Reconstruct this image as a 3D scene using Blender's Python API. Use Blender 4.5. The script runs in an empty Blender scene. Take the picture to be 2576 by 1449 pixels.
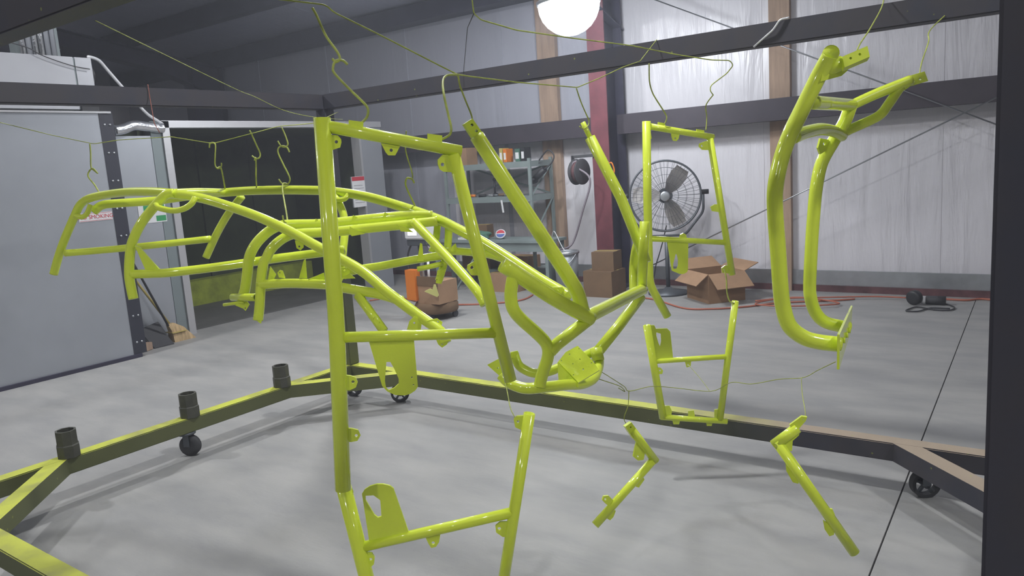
import bpy, bmesh, math, random
from mathutils import Vector, Matrix
from mathutils.geometry import tessellate_polygon

random.seed(7)
scene = bpy.context.scene
COL = scene.collection

# ------------------------------------------------------------------ camera
YAW, PIT, ROL = 0.63640059, 0.15980198, 0.06810364
FPX, CX, CY, CAMH = 1935.0, 1288.0, 724.5, 1.4
fwd = Vector((-math.sin(YAW) * math.cos(PIT), math.cos(YAW) * math.cos(PIT), -math.sin(PIT)))
_r = fwd.cross(Vector((0, 0, 1))).normalized()
_d = fwd.cross(_r)
rgt = _r * math.cos(ROL) + _d * math.sin(ROL)
dwn = -_r * math.sin(ROL) + _d * math.cos(ROL)
EYE = Vector((0, 0, CAMH))
cam_data = bpy.data.cameras.new('camera')
cam = bpy.data.objects.new('camera', cam_data)
COL.objects.link(cam)
m3 = Matrix((rgt, -dwn, -fwd)).transposed()
cam.matrix_world = Matrix.Translation(EYE) @ m3.to_4x4()
cam_data.sensor_width = 36.0
cam_data.lens = 36.0 * FPX / 2576.0
cam_data.clip_start = 0.02
scene.camera = cam

# ------------------------------------------------------------------ world, exposure
world = bpy.data.worlds.new('world')
scene.world = world
world.use_nodes = True
world.node_tree.nodes['Background'].inputs[0].default_value = (0.42, 0.45, 0.55, 1)
world.node_tree.nodes['Background'].inputs[1].default_value = 0.05
# thin scattering volume added to the air to lift blacks like lens veil
HAZE = 0.011
vs_ = world.node_tree.nodes.new('ShaderNodeVolumeScatter')
vs_.inputs['Color'].default_value = (0.84, 0.88, 1.0, 1); vs_.inputs['Density'].default_value = HAZE; vs_.inputs['Anisotropy'].default_value = 0.2
world.node_tree.links.new(vs_.outputs['Volume'], world.node_tree.nodes['World Output'].inputs['Volume'])
scene.view_settings.view_transform = 'Standard'
scene.view_settings.look = 'None'
scene.view_settings.gamma = 1.0
scene.view_settings.use_curve_mapping = False
scene.view_settings.exposure = 0.0
LAMP_STRENGTH = 68.0        # the visible wall-side lamp
BAY_WATTS = 72.0           # lamps over the floor
cy = scene.cycles
cy.max_bounces = 4; cy.diffuse_bounces = 3; cy.glossy_bounces = 2; cy.transmission_bounces = 1; cy.transparent_max_bounces = 4; cy.volume_bounces = 0
cy.use_adaptive_sampling = True; cy.adaptive_threshold = 0.08; cy.adaptive_min_samples = 12
cy.caustics_reflective = False; cy.caustics_refractive = False

# ------------------------------------------------------------------ helpers
def ray(x, y):
    return rgt * ((x - CX) / FPX) + dwn * ((y - CY) / FPX) + fwd

def at(x, y, D):
    return EYE + ray(x, y) * D

class Plane:
    """a real plane in the room: pixel rays are cut with it"""
    def __init__(s, p, n):
        s.p = Vector(p); s.n = Vector(n).normalized()
        up = Vector((0, 0, 1)) if abs(s.n.z) < 0.9 else Vector((0, 1, 0))
        s.u = up.cross(s.n).normalized(); s.v = s.n.cross(s.u)
    def at(s, x, y):
        d = ray(x, y)
        return EYE + d * ((s.p - EYE).dot(s.n) / d.dot(s.n))
    def uv(s, P):
        q = P - s.p
        return Vector((q.dot(s.u), q.dot(s.v)))

def vplane(P, Q):
    return Plane(P, (Q - P).cross(Vector((0, 0, 1))))

def facing(x, y, D, yaw=0.0):
    n = Vector((fwd.x, fwd.y, 0)).normalized()
    n.rotate(Matrix.Rotation(yaw, 3, 'Z'))
    return Plane(at(x, y, D), n)

XP = lambda X: Plane((X, 0, 0), (1, 0, 0))
YP = lambda Y: Plane((0, Y, 0), (0, 1, 0))

def mk(name, verts, faces, mat, parent=None, smooth=False, bevel=0.0):
    me = bpy.data.meshes.new(name)
    if bevel > 0:
        bm = bmesh.new()
        vs = [bm.verts.new(v) for v in verts]
        for f in faces:
            bm.faces.new([vs[i] for i in f])
        bmesh.ops.recalc_face_normals(bm, faces=bm.faces)
        bmesh.ops.bevel(bm, geom=list(bm.edges), offset=bevel, segments=2, affect='EDGES', clamp_overlap=True)
        bm.to_mesh(me); bm.free()
    else:
        me.from_pydata([tuple(v) for v in verts], [], faces)
        bm = bmesh.new(); bm.from_mesh(me)
        bmesh.ops.recalc_face_normals(bm, faces=bm.faces)
        bm.to_mesh(me); bm.free()
    if smooth:
        for p in me.polygons:
            p.use_smooth = True
    if mat:
        me.materials.append(mat)
    o = bpy.data.objects.new(name, me)
    COL.objects.link(o)
    if parent is not None:
        o.parent = parent
        if parent.type == 'EMPTY':
            o.matrix_parent_inverse = parent.matrix_basis.inverted()
    return o

def tag(o, label, cat, group=None):
    o['label'] = label; o['category'] = cat
    if group: o['group'] = group
    return o

def thing(name, label, cat, loc=(0, 0, 0), group=None):
    o = bpy.data.objects.new(name, None)
    o.empty_display_size = 0.05
    COL.objects.link(o)
    o.matrix_basis = Matrix.Translation(Vector(loc))
    return tag(o, label, cat, group)

def struct(o):
    o['kind'] = 'structure'
    return o

BF = [(0, 1, 3, 2), (4, 6, 7, 5), (0, 4, 5, 1), (2, 3, 7, 6), (0, 2, 6, 4), (1, 5, 7, 3)]

def box(name, a, b, mat, parent=None, bevel=0.0):
    vs = [(x, y, z) for x in (a[0], b[0]) for y in (a[1], b[1]) for z in (a[2], b[2])]
    return mk(name, vs, BF, mat, parent, bevel=bevel)

def obox(name, c, ux, uy, uz, mat, parent=None, bevel=0.0):
    """oriented box: centre and three half-axis vectors"""
    c, ux, uy, uz = Vector(c), Vector(ux), Vector(uy), Vector(uz)
    vs = [c + ux * i + uy * j + uz * k for i in (-1, 1) for j in (-1, 1) for k in (-1, 1)]
    return mk(name, vs, BF, mat, parent, bevel=bevel)

def bar(name, P, Q, w, h, mat, parent=None, up=(0, 0, 1), bevel=0.0):
    """rectangular bar from P to Q, w wide, h high"""
    P, Q = Vector(P), Vector(Q)
    d = (Q - P); t = d.normalized()
    s = t.cross(Vector(up)).normalized(); u = s.cross(t)
    return obox(name, (P + Q) / 2, d / 2, s * (w / 2), u * (h / 2), mat, parent, bevel)

def catmull(pts, k=7):
    out = []
    n = len(pts)
    for i in range(n - 1):
        p0 = pts[max(i - 1, 0)]; p1 = pts[i]; p2 = pts[i + 1]; p3 = pts[min(i + 2, n - 1)]
        for j in range(k):
            t = j / k
            out.append(0.5 * ((2 * p1) + (p2 - p0) * t + (2 * p0 - 5 * p1 + 4 * p2 - p3) * t * t + (3 * p1 - p0 - 3 * p2 + p3) * t ** 3))
    out.append(pts[-1])
    return out

def fillet(pts, r, k=6):
    out = [pts[0]]
    for i in range(1, len(pts) - 1):
        a, b, c = pts[i - 1], pts[i], pts[i + 1]
        la, lc = (a - b).length, (c - b).length
        q = min(r, la * 0.49, lc * 0.49)
        s = b + (a - b) / la * q; e = b + (c - b) / lc * q
        for j in range(k + 1):
            t = j / k
            out.append(s * (1 - t) ** 2 + b * 2 * t * (1 - t) + e * t * t)
    out.append(pts[-1])
    return out

def sweep_geo(pts, r, n=14, hollow=False):
    verts, faces = [], []
    T = []
    for i in range(len(pts)):
        a = pts[max(i - 1, 0)]; b = pts[min(i + 1, len(pts) - 1)]
        T.append((b - a).normalized())
    ref = Vector((0, 0, 1)) if abs(T[0].z) < 0.8 else Vector((1, 0, 0))
    N = (ref - T[0] * ref.dot(T[0])).normalized()
    rings = []
    def ring(p, N, B, rr):
        base = len(verts)
        for k in range(n):
            a = 2 * math.pi * k / n
            verts.append(p + (N * math.cos(a) + B * math.sin(a)) * rr)
        return base
    first = last = None
    for i, p in enumerate(pts):
        if i > 0:
            N = (N - T[i] * N.dot(T[i]))
            N = N.normalized() if N.length > 1e-6 else T[i].orthogonal().normalized()
        B = T[i].cross(N)
        rr = r[i] if isinstance(r, (list, tuple)) else r
        rings.append(ring(p, N, B, rr))
        if i == 0: first = (p, N.copy(), B.copy(), T[i], rr)
        last = (p, N.copy(), B.copy(), T[i], rr)
    def join(a, b):
        for k in range(n):
            faces.append((a + k, a + (k + 1) % n, b + (k + 1) % n, b + k))
    for i in range(len(rings) - 1):
        join(rings[i], rings[i + 1])
    for end, (p, N_, B_, t, rr), sgn in ((rings[0], first, 1), (rings[-1], last, -1)):
        if hollow:
            a = ring(p, N_, B_, rr * 0.82)
            b = ring(p + t * (sgn * rr * 2.5), N_, B_, rr * 0.82)
            join(end, a); join(a, b)
            faces.append(tuple(range(b, b + n)))
        else:
            faces.append(tuple(range(end, end + n)))
    return verts, faces

def tube(name, pts, r, mat, parent=None, smooth=False, fil=0.0, n=14, hollow=False):
    pts = [Vector(p) for p in pts]
    if smooth: pts = catmull(pts)
    elif fil > 0: pts = fillet(pts, fil)
    v, f = sweep_geo(pts, r, n, hollow)
    return mk(name, v, f, mat, parent, smooth=True) if n > 8 else mk(name, v, f, mat, parent, smooth=True)

def slab(name, plane, outer, holes, th, mat, parent=None):
    """flat sheet with real holes; outlines are pixel lists cut with the plane"""
    loops = [[plane.at(*p) for p in outer]] + [[plane.at(*p) for p in h] for h in holes]
    l2 = [[Vector((*plane.uv(P), 0)) for P in L] for L in loops]
    flat = [P for L in loops for P in L]
    tris = tessellate_polygon(l2)
    n = len(flat)
    off = plane.n * (th / 2)
    verts = [P + off for P in flat] + [P - off for P in flat]
    faces = [tuple(t) for t in tris] + [tuple(i + n for i in reversed(t)) for t in tris]
    s = 0
    for L in loops:
        k = len(L)
        for i in range(k):
            a, b = s + i, s + (i + 1) % k
            faces.append((a, b, b + n, a + n))
        s += k
    return mk(name, verts, faces, mat, parent)

def circ(x, y, r, n=10):
    return [(x + r * math.cos(2 * math.pi * k / n), y + r * math.sin(2 * math.pi * k / n)) for k in range(n)]

def cyl(name, P, Q, r, mat, parent=None, n=20, r2=None, smooth=True):
    P, Q = Vector(P), Vector(Q)
    v, f = sweep_geo([P, Q], [r, r if r2 is None else r2], n)
    o = mk(name, v, f, mat, parent, smooth=False)
    if smooth:
        for p in o.data.polygons:
            p.use_smooth = len(p.vertices) == 4
    return o

def lathe(name, prof, c, mat, parent=None, n=28, axis=(0, 0, 1), smooth=True):
    c = Vector(c); ax = Vector(axis).normalized()
    N = ax.orthogonal().normalized(); B = ax.cross(N)
    verts, faces = [], []
    for (r, h) in prof:
        for k in range(n):
            a = 2 * math.pi * k / n
            verts.append(c + ax * h + (N * math.cos(a) + B * math.sin(a)) * r)
    for i in range(len(prof) - 1):
        for k in range(n):
            faces.append((i * n + k, i * n + (k + 1) % n, (i + 1) * n + (k + 1) % n, (i + 1) * n + k))
    faces.append(tuple(range(n))); faces.append(tuple(range((len(prof) - 1) * n, len(prof) * n)))
    return mk(name, verts, faces, mat, parent, smooth=smooth)

# ------------------------------------------------------------------ materials
def mat(name, col, rough=0.6, metal=0.0, noise=0.0, nscale=8.0, bump=0.0, bscale=60.0, col2=None, coat=0.0, stretch=None, emit=None, estr=0.0):
    m = bpy.data.materials.new(name)
    m.use_nodes = True
    nt = m.node_tree; N = nt.nodes; L = nt.links
    b = N['Principled BSDF']
    b.inputs['Base Color'].default_value = (*col, 1)
    b.inputs['Roughness'].default_value = rough
    b.inputs['Metallic'].default_value = metal
    if coat: b.inputs['Coat Weight'].default_value = coat; b.inputs['Coat Roughness'].default_value = 0.08
    tc = N.new('ShaderNodeTexCoord'); src = tc.outputs['Object']
    if stretch:
        mp = N.new('ShaderNodeMapping'); mp.inputs['Scale'].default_value = stretch
        L.new(src, mp.inputs['Vector']); src = mp.outputs['Vector']
    if noise > 0 or col2:
        t = N.new('ShaderNodeTexNoise'); t.inputs['Scale'].default_value = nscale
        t.inputs['Detail'].default_value = 6; t.inputs['Roughness'].default_value = 0.6
        L.new(src, t.inputs['Vector'])
        r = N.new('ShaderNodeValToRGB')
        c2 = col2 if col2 else tuple(max(0, c * (1 - noise)) for c in col)
        c1 = col if col2 else tuple(min(1, c * (1 + noise)) for c in col)
        r.color_ramp.elements[0].position = 0.36; r.color_ramp.elements[0].color = (*c2, 1)
        r.color_ramp.elements[1].position = 0.64; r.color_ramp.elements[1].color = (*c1, 1)
        L.new(t.outputs['Fac'], r.inputs['Fac']); L.new(r.outputs['Color'], b.inputs['Base Color'])
    if bump > 0:
        t2 = N.new('ShaderNodeTexNoise'); t2.inputs['Scale'].default_value = bscale; t2.inputs['Detail'].default_value = 3
        L.new(src, t2.inputs['Vector'])
        bp = N.new('ShaderNodeBump'); bp.inputs['Strength'].default_value = bump; bp.inputs['Distance'].default_value = 0.01
        L.new(t2.outputs['Fac'], bp.inputs['Height']); L.new(bp.outputs['Normal'], b.inputs['Normal'])
    if emit:
        b.inputs['Emission Color'].default_value = (*emit, 1); b.inputs['Emission Strength'].default_value = estr
    return m

M = {}
M['lime'] = mat('lime_powder_coat', (0.74, 0.87, 0.06), 0.40, 0, noise=0.03, nscale=5, bump=0.04, bscale=220, coat=0.8)
M['lime'].node_tree.nodes['Principled BSDF'].inputs['Specular IOR Level'].default_value = 0.3
M['wire'] = mat('lime_coated_wire', (0.38, 0.43, 0.08), 0.5, 0, noise=0.25, nscale=30)
M['bare_wire'] = mat('bare_steel_wire', (0.35, 0.36, 0.38), 0.35, 0.8)
M['rust_wire'] = mat('rusty_wire', (0.30, 0.09, 0.06), 0.7)
M['floor'] = mat('concrete', (0.36, 0.355, 0.345), 0.55, 0, col2=(0.285, 0.285, 0.285), nscale=2.2, bump=0.06, bscale=40, stretch=(0.8, 2.2, 1))
M['joint'] = mat('dark_joint', (0.16, 0.16, 0.17), 0.9)
M['steel_dk'] = mat('dark_purple_grey_steel', (0.036, 0.033, 0.060), 0.55, 0.1, noise=0.15, nscale=4)
M['purlin'] = mat('grey_primer_steel', (0.036, 0.036, 0.062), 0.6, 0.1, noise=0.15, nscale=3)
M['girt'] = mat('brown_grey_girt', (0.046, 0.038, 0.050), 0.55, 0.1, noise=0.15, nscale=3)
M['red_oxide'] = mat('red_oxide_steel', (0.145, 0.038, 0.050), 0.6, 0, noise=0.2, nscale=4)
M['panel'] = mat('galvanised_panel', (0.37, 0.39, 0.43), 0.42, 0.35, noise=0.05, nscale=2)
M['panel_lt'] = mat('bright_trim', (0.50, 0.50, 0.52), 0.4, 0.4)
M['panel_gr'] = mat('green_grey_trim', (0.22, 0.26, 0.27), 0.5, 0.2)
M['white_sheet'] = mat('white_sheet_metal', (0.52, 0.53, 0.57), 0.35, 0.3, noise=0.04, nscale=1.5)
M['black_strip'] = mat('black_gasket_strip', (0.025, 0.026, 0.04), 0.5)
M['booth_dark'] = mat('dark_filter_wall', (0.038, 0.050, 0.022), 0.85, 0, noise=0.2, nscale=4)
M['booth_dust'] = mat('lime_dusted_ledge', (0.26, 0.31, 0.03), 0.85, 0, noise=0.25, nscale=6)
M['booth_floor'] = mat('booth_floor', (0.10, 0.10, 0.095), 0.8, 0, noise=0.15, nscale=3)  # dark tone painted in for the shade inside the booth
M['foil'] = mat('crumpled_foil', (0.75, 0.77, 0.80), 0.22, 0.9, bump=0.8, bscale=18)
M['galv'] = mat('galvanised_steel', (0.45, 0.47, 0.50), 0.35, 0.8, noise=0.1, nscale=6)
M['conduit'] = mat('flexible_conduit', (0.90, 0.91, 0.95), 0.25, 0.3)
M['wood'] = mat('pine_board', (0.37, 0.26, 0.19), 0.7, 0, noise=0.15, nscale=3, stretch=(6, 6, 0.6))
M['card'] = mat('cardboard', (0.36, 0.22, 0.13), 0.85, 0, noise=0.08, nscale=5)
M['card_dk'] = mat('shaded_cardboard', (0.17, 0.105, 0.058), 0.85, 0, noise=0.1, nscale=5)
M['shelf'] = mat('green_grey_shelf', (0.25, 0.30, 0.30), 0.55, 0.2, noise=0.08, nscale=5)
M['black'] = mat('black_plastic', (0.022, 0.022, 0.026), 0.5)
M['rubber'] = mat('dark_rubber', (0.045, 0.045, 0.05), 0.7)
M['dk_metal'] = mat('dark_fan_metal', (0.10, 0.11, 0.125), 0.45, 0.4)
M['blade'] = mat('fan_blade_grey', (0.32, 0.30, 0.29), 0.5, 0.2)
M['white'] = mat('white_plastic', (0.72, 0.72, 0.74), 0.45)
M['red'] = mat('red_print', (0.50, 0.035, 0.055), 0.6)
M['green'] = mat('green_print', (0.03, 0.30, 0.10), 0.6)
M['ink'] = mat('black_print', (0.03, 0.03, 0.03), 0.7)
M['orange'] = mat('orange_housing', (0.70, 0.20, 0.02), 0.5)
M['teal'] = mat('dull_green_cloth', (0.07, 0.16, 0.12), 0.9, 0, noise=0.2)
M['blue'] = mat('blue_print', (0.04, 0.09, 0.32), 0.5)
M['cord_red'] = mat('red_orange_cord', (0.42, 0.13, 0.08), 0.6)
M['cord_blk'] = mat('black_cord', (0.04, 0.04, 0.045), 0.6)
M['straw'] = mat('broom_straw', (0.50, 0.36, 0.20), 0.9, 0, noise=0.25, nscale=40, stretch=(1, 1, 0.1))
M['yel_wood'] = mat('varnished_handle', (0.50, 0.40, 0.12), 0.45)
M['bin'] = mat('grey_bin', (0.27, 0.29, 0.31), 0.45, 0.3)
M['dark_red'] = mat('dark_red_gap_shade_and_coil', (0.11, 0.05, 0.055), 0.8, 0, noise=0.4, nscale=5)
M['funnel'] = mat('pale_yellow_plastic', (0.60, 0.58, 0.20), 0.5)
M['socket'] = mat('dark_pipe_socket', (0.075, 0.075, 0.06), 0.6, 0.2, noise=0.2, nscale=12)
M['hose'] = mat('grey_air_hose', (0.22, 0.19, 0.22), 0.6)
M['bay_glow'] = mat('bay_lens', (0.9, 0.95, 1.0), 0.3, emit=(0.93, 0.96, 1.0), estr=6.0)
M['lamp_glow'] = mat('lamp_lens', (0.9, 0.95, 1.0), 0.3, emit=(0.90, 0.95, 1.0), estr=LAMP_STRENGTH)
M['screen'] = mat('lit_display', (0.9, 0.92, 0.95), 0.4, emit=(0.95, 0.98, 1.0), estr=1.1)

def wall_mat(name, col, wr):
    """white vinyl faced insulation, wrinkled"""
    m = bpy.data.materials.new(name); m.use_nodes = True
    nt = m.node_tree; N = nt.nodes; L = nt.links; b = N['Principled BSDF']
    b.inputs['Base Color'].default_value = (*col, 1); b.inputs['Roughness'].default_value = 0.32
    tc = N.new('ShaderNodeTexCoord')
    mp = N.new('ShaderNodeMapping'); mp.inputs['Scale'].default_value = (5.0, 1.0, 0.7); mp.inputs['Rotation'].default_value = (0, 0.35, 0)
    L.new(tc.outputs['Object'], mp.inputs['Vector'])
    t = N.new('ShaderNodeTexNoise'); t.inputs['Scale'].default_value = 1.4; t.inputs['Detail'].default_value = 4; t.inputs['Distortion'].default_value = 0.4
    L.new(mp.outputs['Vector'], t.inputs['Vector'])
    bp = N.new('ShaderNodeBump'); bp.inputs['Strength'].default_value = wr; bp.inputs['Distance'].default_value = 0.05
    L.new(t.outputs['Fac'], bp.inputs['Height']); L.new(bp.outputs['Normal'], b.inputs['Normal'])
    return m
M['wall'] = wall_mat('white_vinyl_insulation', (0.68, 0.665, 0.71), 0.6)
M['wall_grey'] = wall_mat('grey_blue_wall_sheet', (0.42, 0.43, 0.50), 0.25)
M['roof'] = wall_mat('grey_vinyl_roof_insulation', (0.46, 0.48, 0.62), 0.3)

def rack_mat():
    """dark steel with lime overspray settled on the upper faces near the painted frames, tan painted on low upper faces for reflected light"""
    m = bpy.data.materials.new('oversprayed_rack_steel'); m.use_nodes = True
    nt = m.node_tree; N = nt.nodes; L = nt.links; b = N['Principled BSDF']
    b.inputs['Roughness'].default_value = 0.6
    g = N.new('ShaderNodeNewGeometry')
    sp = N.new('ShaderNodeSeparateXYZ'); L.new(g.outputs['Position'], sp.inputs[0])
    sn = N.new('ShaderNodeSeparateXYZ'); L.new(g.outputs['Normal'], sn.inputs[0])
    up = N.new('ShaderNodeMapRange'); up.inputs[1].default_value = 0.2; up.inputs[2].default_value = 0.7; L.new(sn.outputs['Z'], up.inputs[0])
    lo = N.new('ShaderNodeMapRange'); lo.inputs[1].default_value = 0.9; lo.inputs[2].default_value = 0.3; L.new(sp.outputs['Z'], lo.inputs[0])
    xx = N.new('ShaderNodeMapRange'); xx.inputs[1].default_value = -0.9; xx.inputs[2].default_value = -1.8; L.new(sp.outputs['X'], xx.inputs[0])
    nz = N.new('ShaderNodeTexNoise'); nz.inputs['Scale'].default_value = 7; nz.inputs['Detail'].default_value = 5
    L.new(g.outputs['Position'], nz.inputs['Vector'])
    nr = N.new('ShaderNodeMapRange'); nr.inputs[1].default_value = 0.15; nr.inputs[2].default_value = 0.55; L.new(nz.outputs['Fac'], nr.inputs[0])
    def mul(a, c):
        q = N.new('ShaderNodeMath'); q.operation = 'MULTIPLY'; L.new(a, q.inputs[0])
        if isinstance(c, float): q.inputs[1].default_value = c
        else: L.new(c, q.inputs[1])
        return q.outputs[0]
    base = N.new('ShaderNodeMixRGB'); base.inputs[1].default_value = (0.036, 0.040, 0.062, 1); base.inputs[2].default_value = (0.052, 0.048, 0.058, 1)
    L.new(nr.outputs[0], base.inputs[0])
    tan = N.new('ShaderNodeMixRGB'); tan.inputs[2].default_value = (0.36, 0.29, 0.22, 1)  # reflected light painted as tan on the low upward faces
    L.new(base.outputs[0], tan.inputs[1]); L.new(mul(up.outputs[0], lo.outputs[0]), tan.inputs[0])
    side = N.new('ShaderNodeMixRGB'); side.inputs[2].default_value = (0.15, 0.17, 0.04, 1)
    L.new(tan.outputs[0], side.inputs[1]); L.new(mul(mul(xx.outputs[0], lo.outputs[0]), 0.6), side.inputs[0])
    top = N.new('ShaderNodeMixRGB'); top.inputs[2].default_value = (0.58, 0.62, 0.07, 1)
    L.new(side.outputs[0], top.inputs[1])
    L.new(mul(mul(mul(up.outputs[0], lo.outputs[0]), xx.outputs[0]), nr.outputs[0]), top.inputs[0])
    # a few stray lime flecks anywhere
    fl = N.new('ShaderNodeTexVoronoi'); fl.inputs['Scale'].default_value = 14; L.new(g.outputs['Position'], fl.inputs['Vector'])
    fr = N.new('ShaderNodeMapRange'); fr.inputs[1].default_value = 0.075; fr.inputs[2].default_value = 0.05; L.new(fl.outputs['Distance'], fr.inputs[0])
    fk = N.new('ShaderNodeMixRGB'); fk.inputs[2].default_value = (0.30, 0.34, 0.06, 1)
    L.new(top.outputs[0], fk.inputs[1]); L.new(mul(fr.outputs[0], 0.5), fk.inputs[0])
    L.new(fk.outputs[0], b.inputs['Base Color'])
    return m
M['rack'] = rack_mat()

# ================================================================== SETTING
X0, X1, Y0, Y1 = -14.0, 8.0, -8.0, 7.6
def roof_z(y): return 3.40 + 0.155 * (Y1 - y)

fl = struct(box('floor', (X0, Y0, -0.25), (X1, Y1, -0.016), M['joint']))
def jx(y): return -0.462 - 0.030 * (y - 1.5)
for xa0, xa1, xb0, xb1 in ((X0, X0, jx(Y0) - .003, jx(Y1) - .003), (jx(Y0) + .003, jx(Y1) + .003, X1, X1)):
    vs = [(xa0, Y0, z) for z in (-.016, 0)] + [(xa1, Y1, z) for z in (-.016, 0)] + [(xb0, Y0, z) for z in (-.016, 0)] + [(xb1, Y1, z) for z in (-.016, 0)]
    mk('slab', vs, BF, M['floor'], fl)

wf = struct(box('wall_far', (X0, Y1, -0.016), (X1, Y1 + 0.2, 5.2), M['wall_grey']))
box('insulation_sheet', (-6.42, Y1 - .004, .0), (-4.02, Y1, 1.70), M['wall'], wf)
box('insulation_sheet', (-4.0, Y1 - .004, .0), (X1, Y1, 3.38), M['wall'], wf)
struct(box('wall_left', (X0 - 0.2, Y0, -0.016), (X0, Y1, 6.0), M['wall']))
struct(box('wall_right', (X1, Y0, -0.016), (X1 + 0.2, Y1, 6.0), M['wall']))
struct(box('wall_near', (X0, Y0 - 0.2, -0.016), (X1, Y0, 6.0), M['wall']))
for k_ in range(14):
    xs_ = -13.2 + k_ * 1.53
    box('seam', (xs_ - .03, Y1 - .007, .2), (xs_ + .03, Y1, 3.35), M['wall'] if xs_ > -4 else M['wall_grey'], wf)
zc = roof_z(Y0), roof_z(Y1)
struct(mk('ceiling', [(X0, Y0, zc[0]), (X1, Y0, zc[0]), (X1, Y1, zc[1]), (X0, Y1, zc[1]),
                      (X0, Y0, zc[0] + .2), (X1, Y0, zc[0] + .2), (X1, Y1, zc[1] + .2), (X0, Y1, zc[1] + .2)],
              [(0, 1, 2, 3), (4, 7, 6, 5), (0, 4, 5, 1), (1, 5, 6, 2), (2, 6, 7, 3), (3, 7, 4, 0)], M['roof']))
struct(box('baseboard_far', (X0, Y1 - 0.03, 0.06), (X1, Y1, 0.20), M['galv']))
struct(box('trim_1', (X0, Y1 - 0.05, 0.0), (X1, Y1, 0.06), M['dark_red']))  # dark red strip painted in for the shadow gap under the baseboard

def cbeam(name, a, b, mat_, parent=None):
    """channel section along X, opening towards the wall: web + two lips"""
    (xa, ya, za), (xb, yb, zb) = a, b
    t = 0.012
    prof = [(ya, za), (yb, za), (yb, za + t), (ya + t, za + t), (ya + t, zb - t), (yb, zb - t), (yb, zb), (ya, zb)]
    n = len(prof)
    vs = [(xa, y, z) for y, z in prof] + [(xb, y, z) for y, z in prof]
    fs = [tuple(range(n)), tuple(range(n, 2 * n))] + [(i, (i + 1) % n, (i + 1) % n + n, i + n) for i in range(n)]
    return mk(name, vs, fs, mat_, parent)

# wall girts (two lengths meeting at the red column), eave strut, purlins
tag(cbeam('wall_girt', (X0, 7.32, 1.63), (-4.12, 7.52, 1.83), M['girt']), 'long steel girt on the wall from the red column towards the spray booth', 'beam')
tag(cbeam('wall_girt', (-3.90, 7.32, 1.63), (X1, 7.52, 1.83), M['girt']), 'long steel girt on the white wall behind the pedestal fan', 'beam')
tag(cbeam('eave_strut', (X0, 7.33, 3.20), (X1, 7.59, 3.40), M['purlin']), 'dark steel eave strut where the white wall meets the roof', 'beam')
for i, y in enumerate((6.1, 4.55, 3.0, 1.45, -0.1, -1.65, -3.2, -4.75, -6.3)):
    zt = roof_z(y)
    if y < 3.5: lab = 'dark steel roof purlin above the middle of the room'
    elif y > 5: lab = 'dark steel roof purlin next to the eave strut'
    else: lab = 'dark steel roof purlin second in from the eave strut'
    tag(cbeam('roof_purlin', (X0, y - .07, zt - .22), (X1, y + .07, zt - .01), M['purlin']), lab, 'beam', 'roof purlins' if y < 3.5 else None)

def ibeam_col(name, xc, w, ya, yb, z1, mf, mw, label, group=None):
    t = thing(name, label, 'column', (xc, (ya + yb) / 2, 0), group)
    box('flange', (xc - w / 2, ya, 0.02), (xc + w / 2, ya + .014, z1), mf, t)
    box('flange', (xc - w / 2, yb - .014, 0.02), (xc + w / 2, yb, z1), mw, t)
    box('web', (xc - .005, ya + .014, 0.02), (xc + .005, yb - .014, z1), mw, t)
    box('base_plate', (xc - w / 2 - .03, ya - .03, 0), (xc + w / 2 + .03, yb, .02), mw, t)
    return t

ibeam_col('steel_column', -4.0, 0.20, 7.12, 7.50, 3.45, M['red_oxide'], M['steel_dk'], 'steel column with red oxide front flange beside the hose reel')
ibeam_col('steel_column', -11.0, 0.24, 6.95, 7.50, 3.2, M['steel_dk'], M['steel_dk'], 'dark steel column far behind the spray booth under the rafter')

def rafter(xc, label):
    t = thing('roof_rafter', label, 'beam', (xc, 7.2, 2.6))
    ys = [7.55, 7.0, 6.4, 5.0, 0.0, Y0 + .05]
    bot = [2.70, 2.90, 3.11, 3.36, 4.12, roof_z(Y0) - .42]
    for nm, w, f in (('web', 0.006, lambda y, b: (b + .015, roof_z(y) - .24)), ('bottom_flange', 0.10, lambda y, b: (b, b + .015)), ('top_flange', 0.10, lambda y, b: (roof_z(y) - .24, roof_z(y) - .225))):
        vs, fs = [], []
        for y, b in zip(ys, bot):
            lo, hi = f(y, b)
            vs += [(xc - w, y, lo), (xc + w, y, lo), (xc + w, y, hi), (xc - w, y, hi)]
        for i in range(len(ys) - 1):
            for k in range(4):
                fs.append((i * 4 + k, i * 4 + (k + 1) % 4, i * 4 + 4 + (k + 1) % 4, i * 4 + 4 + k))
        fs += [(0, 1, 2, 3), tuple(range(len(vs) - 4, len(vs)))]
        mk(nm, vs, fs, M['steel_dk'], t)
rafter(-11.0, 'dark tapered steel rafter beyond the spray booth roof')
rafter(-4.0, 'dark tapered steel rafter rising from the red column')

# timber boards, brace cables
tag(box('timber_stud', (-4.99, 7.53, 0.0), (-4.75, 7.592, 3.2), M['wood']), 'pine board upright on the wall beside the shelving unit', 'board')
tag(box('timber_stud', (-2.38, 7.53, 0.0), (-2.19, 7.592, 3.2), M['wood']), 'pine board upright on the wall right of the pedestal fan', 'board')
py = YP(7.28)
tag(tube('brace_cable', [py.at(1600, -18), py.at(2640, 362)], 0.006, M['bare_wire'], n=8), 'steel wall brace cable falling away from the red column', 'cable')
tag(tube('brace_cable', [YP(7.24).at(2640, 180), YP(7.24).at(1598, 688)], 0.006, M['bare_wire'], n=8), 'steel wall brace cable rising from behind the pedestal fan', 'cable')

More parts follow.
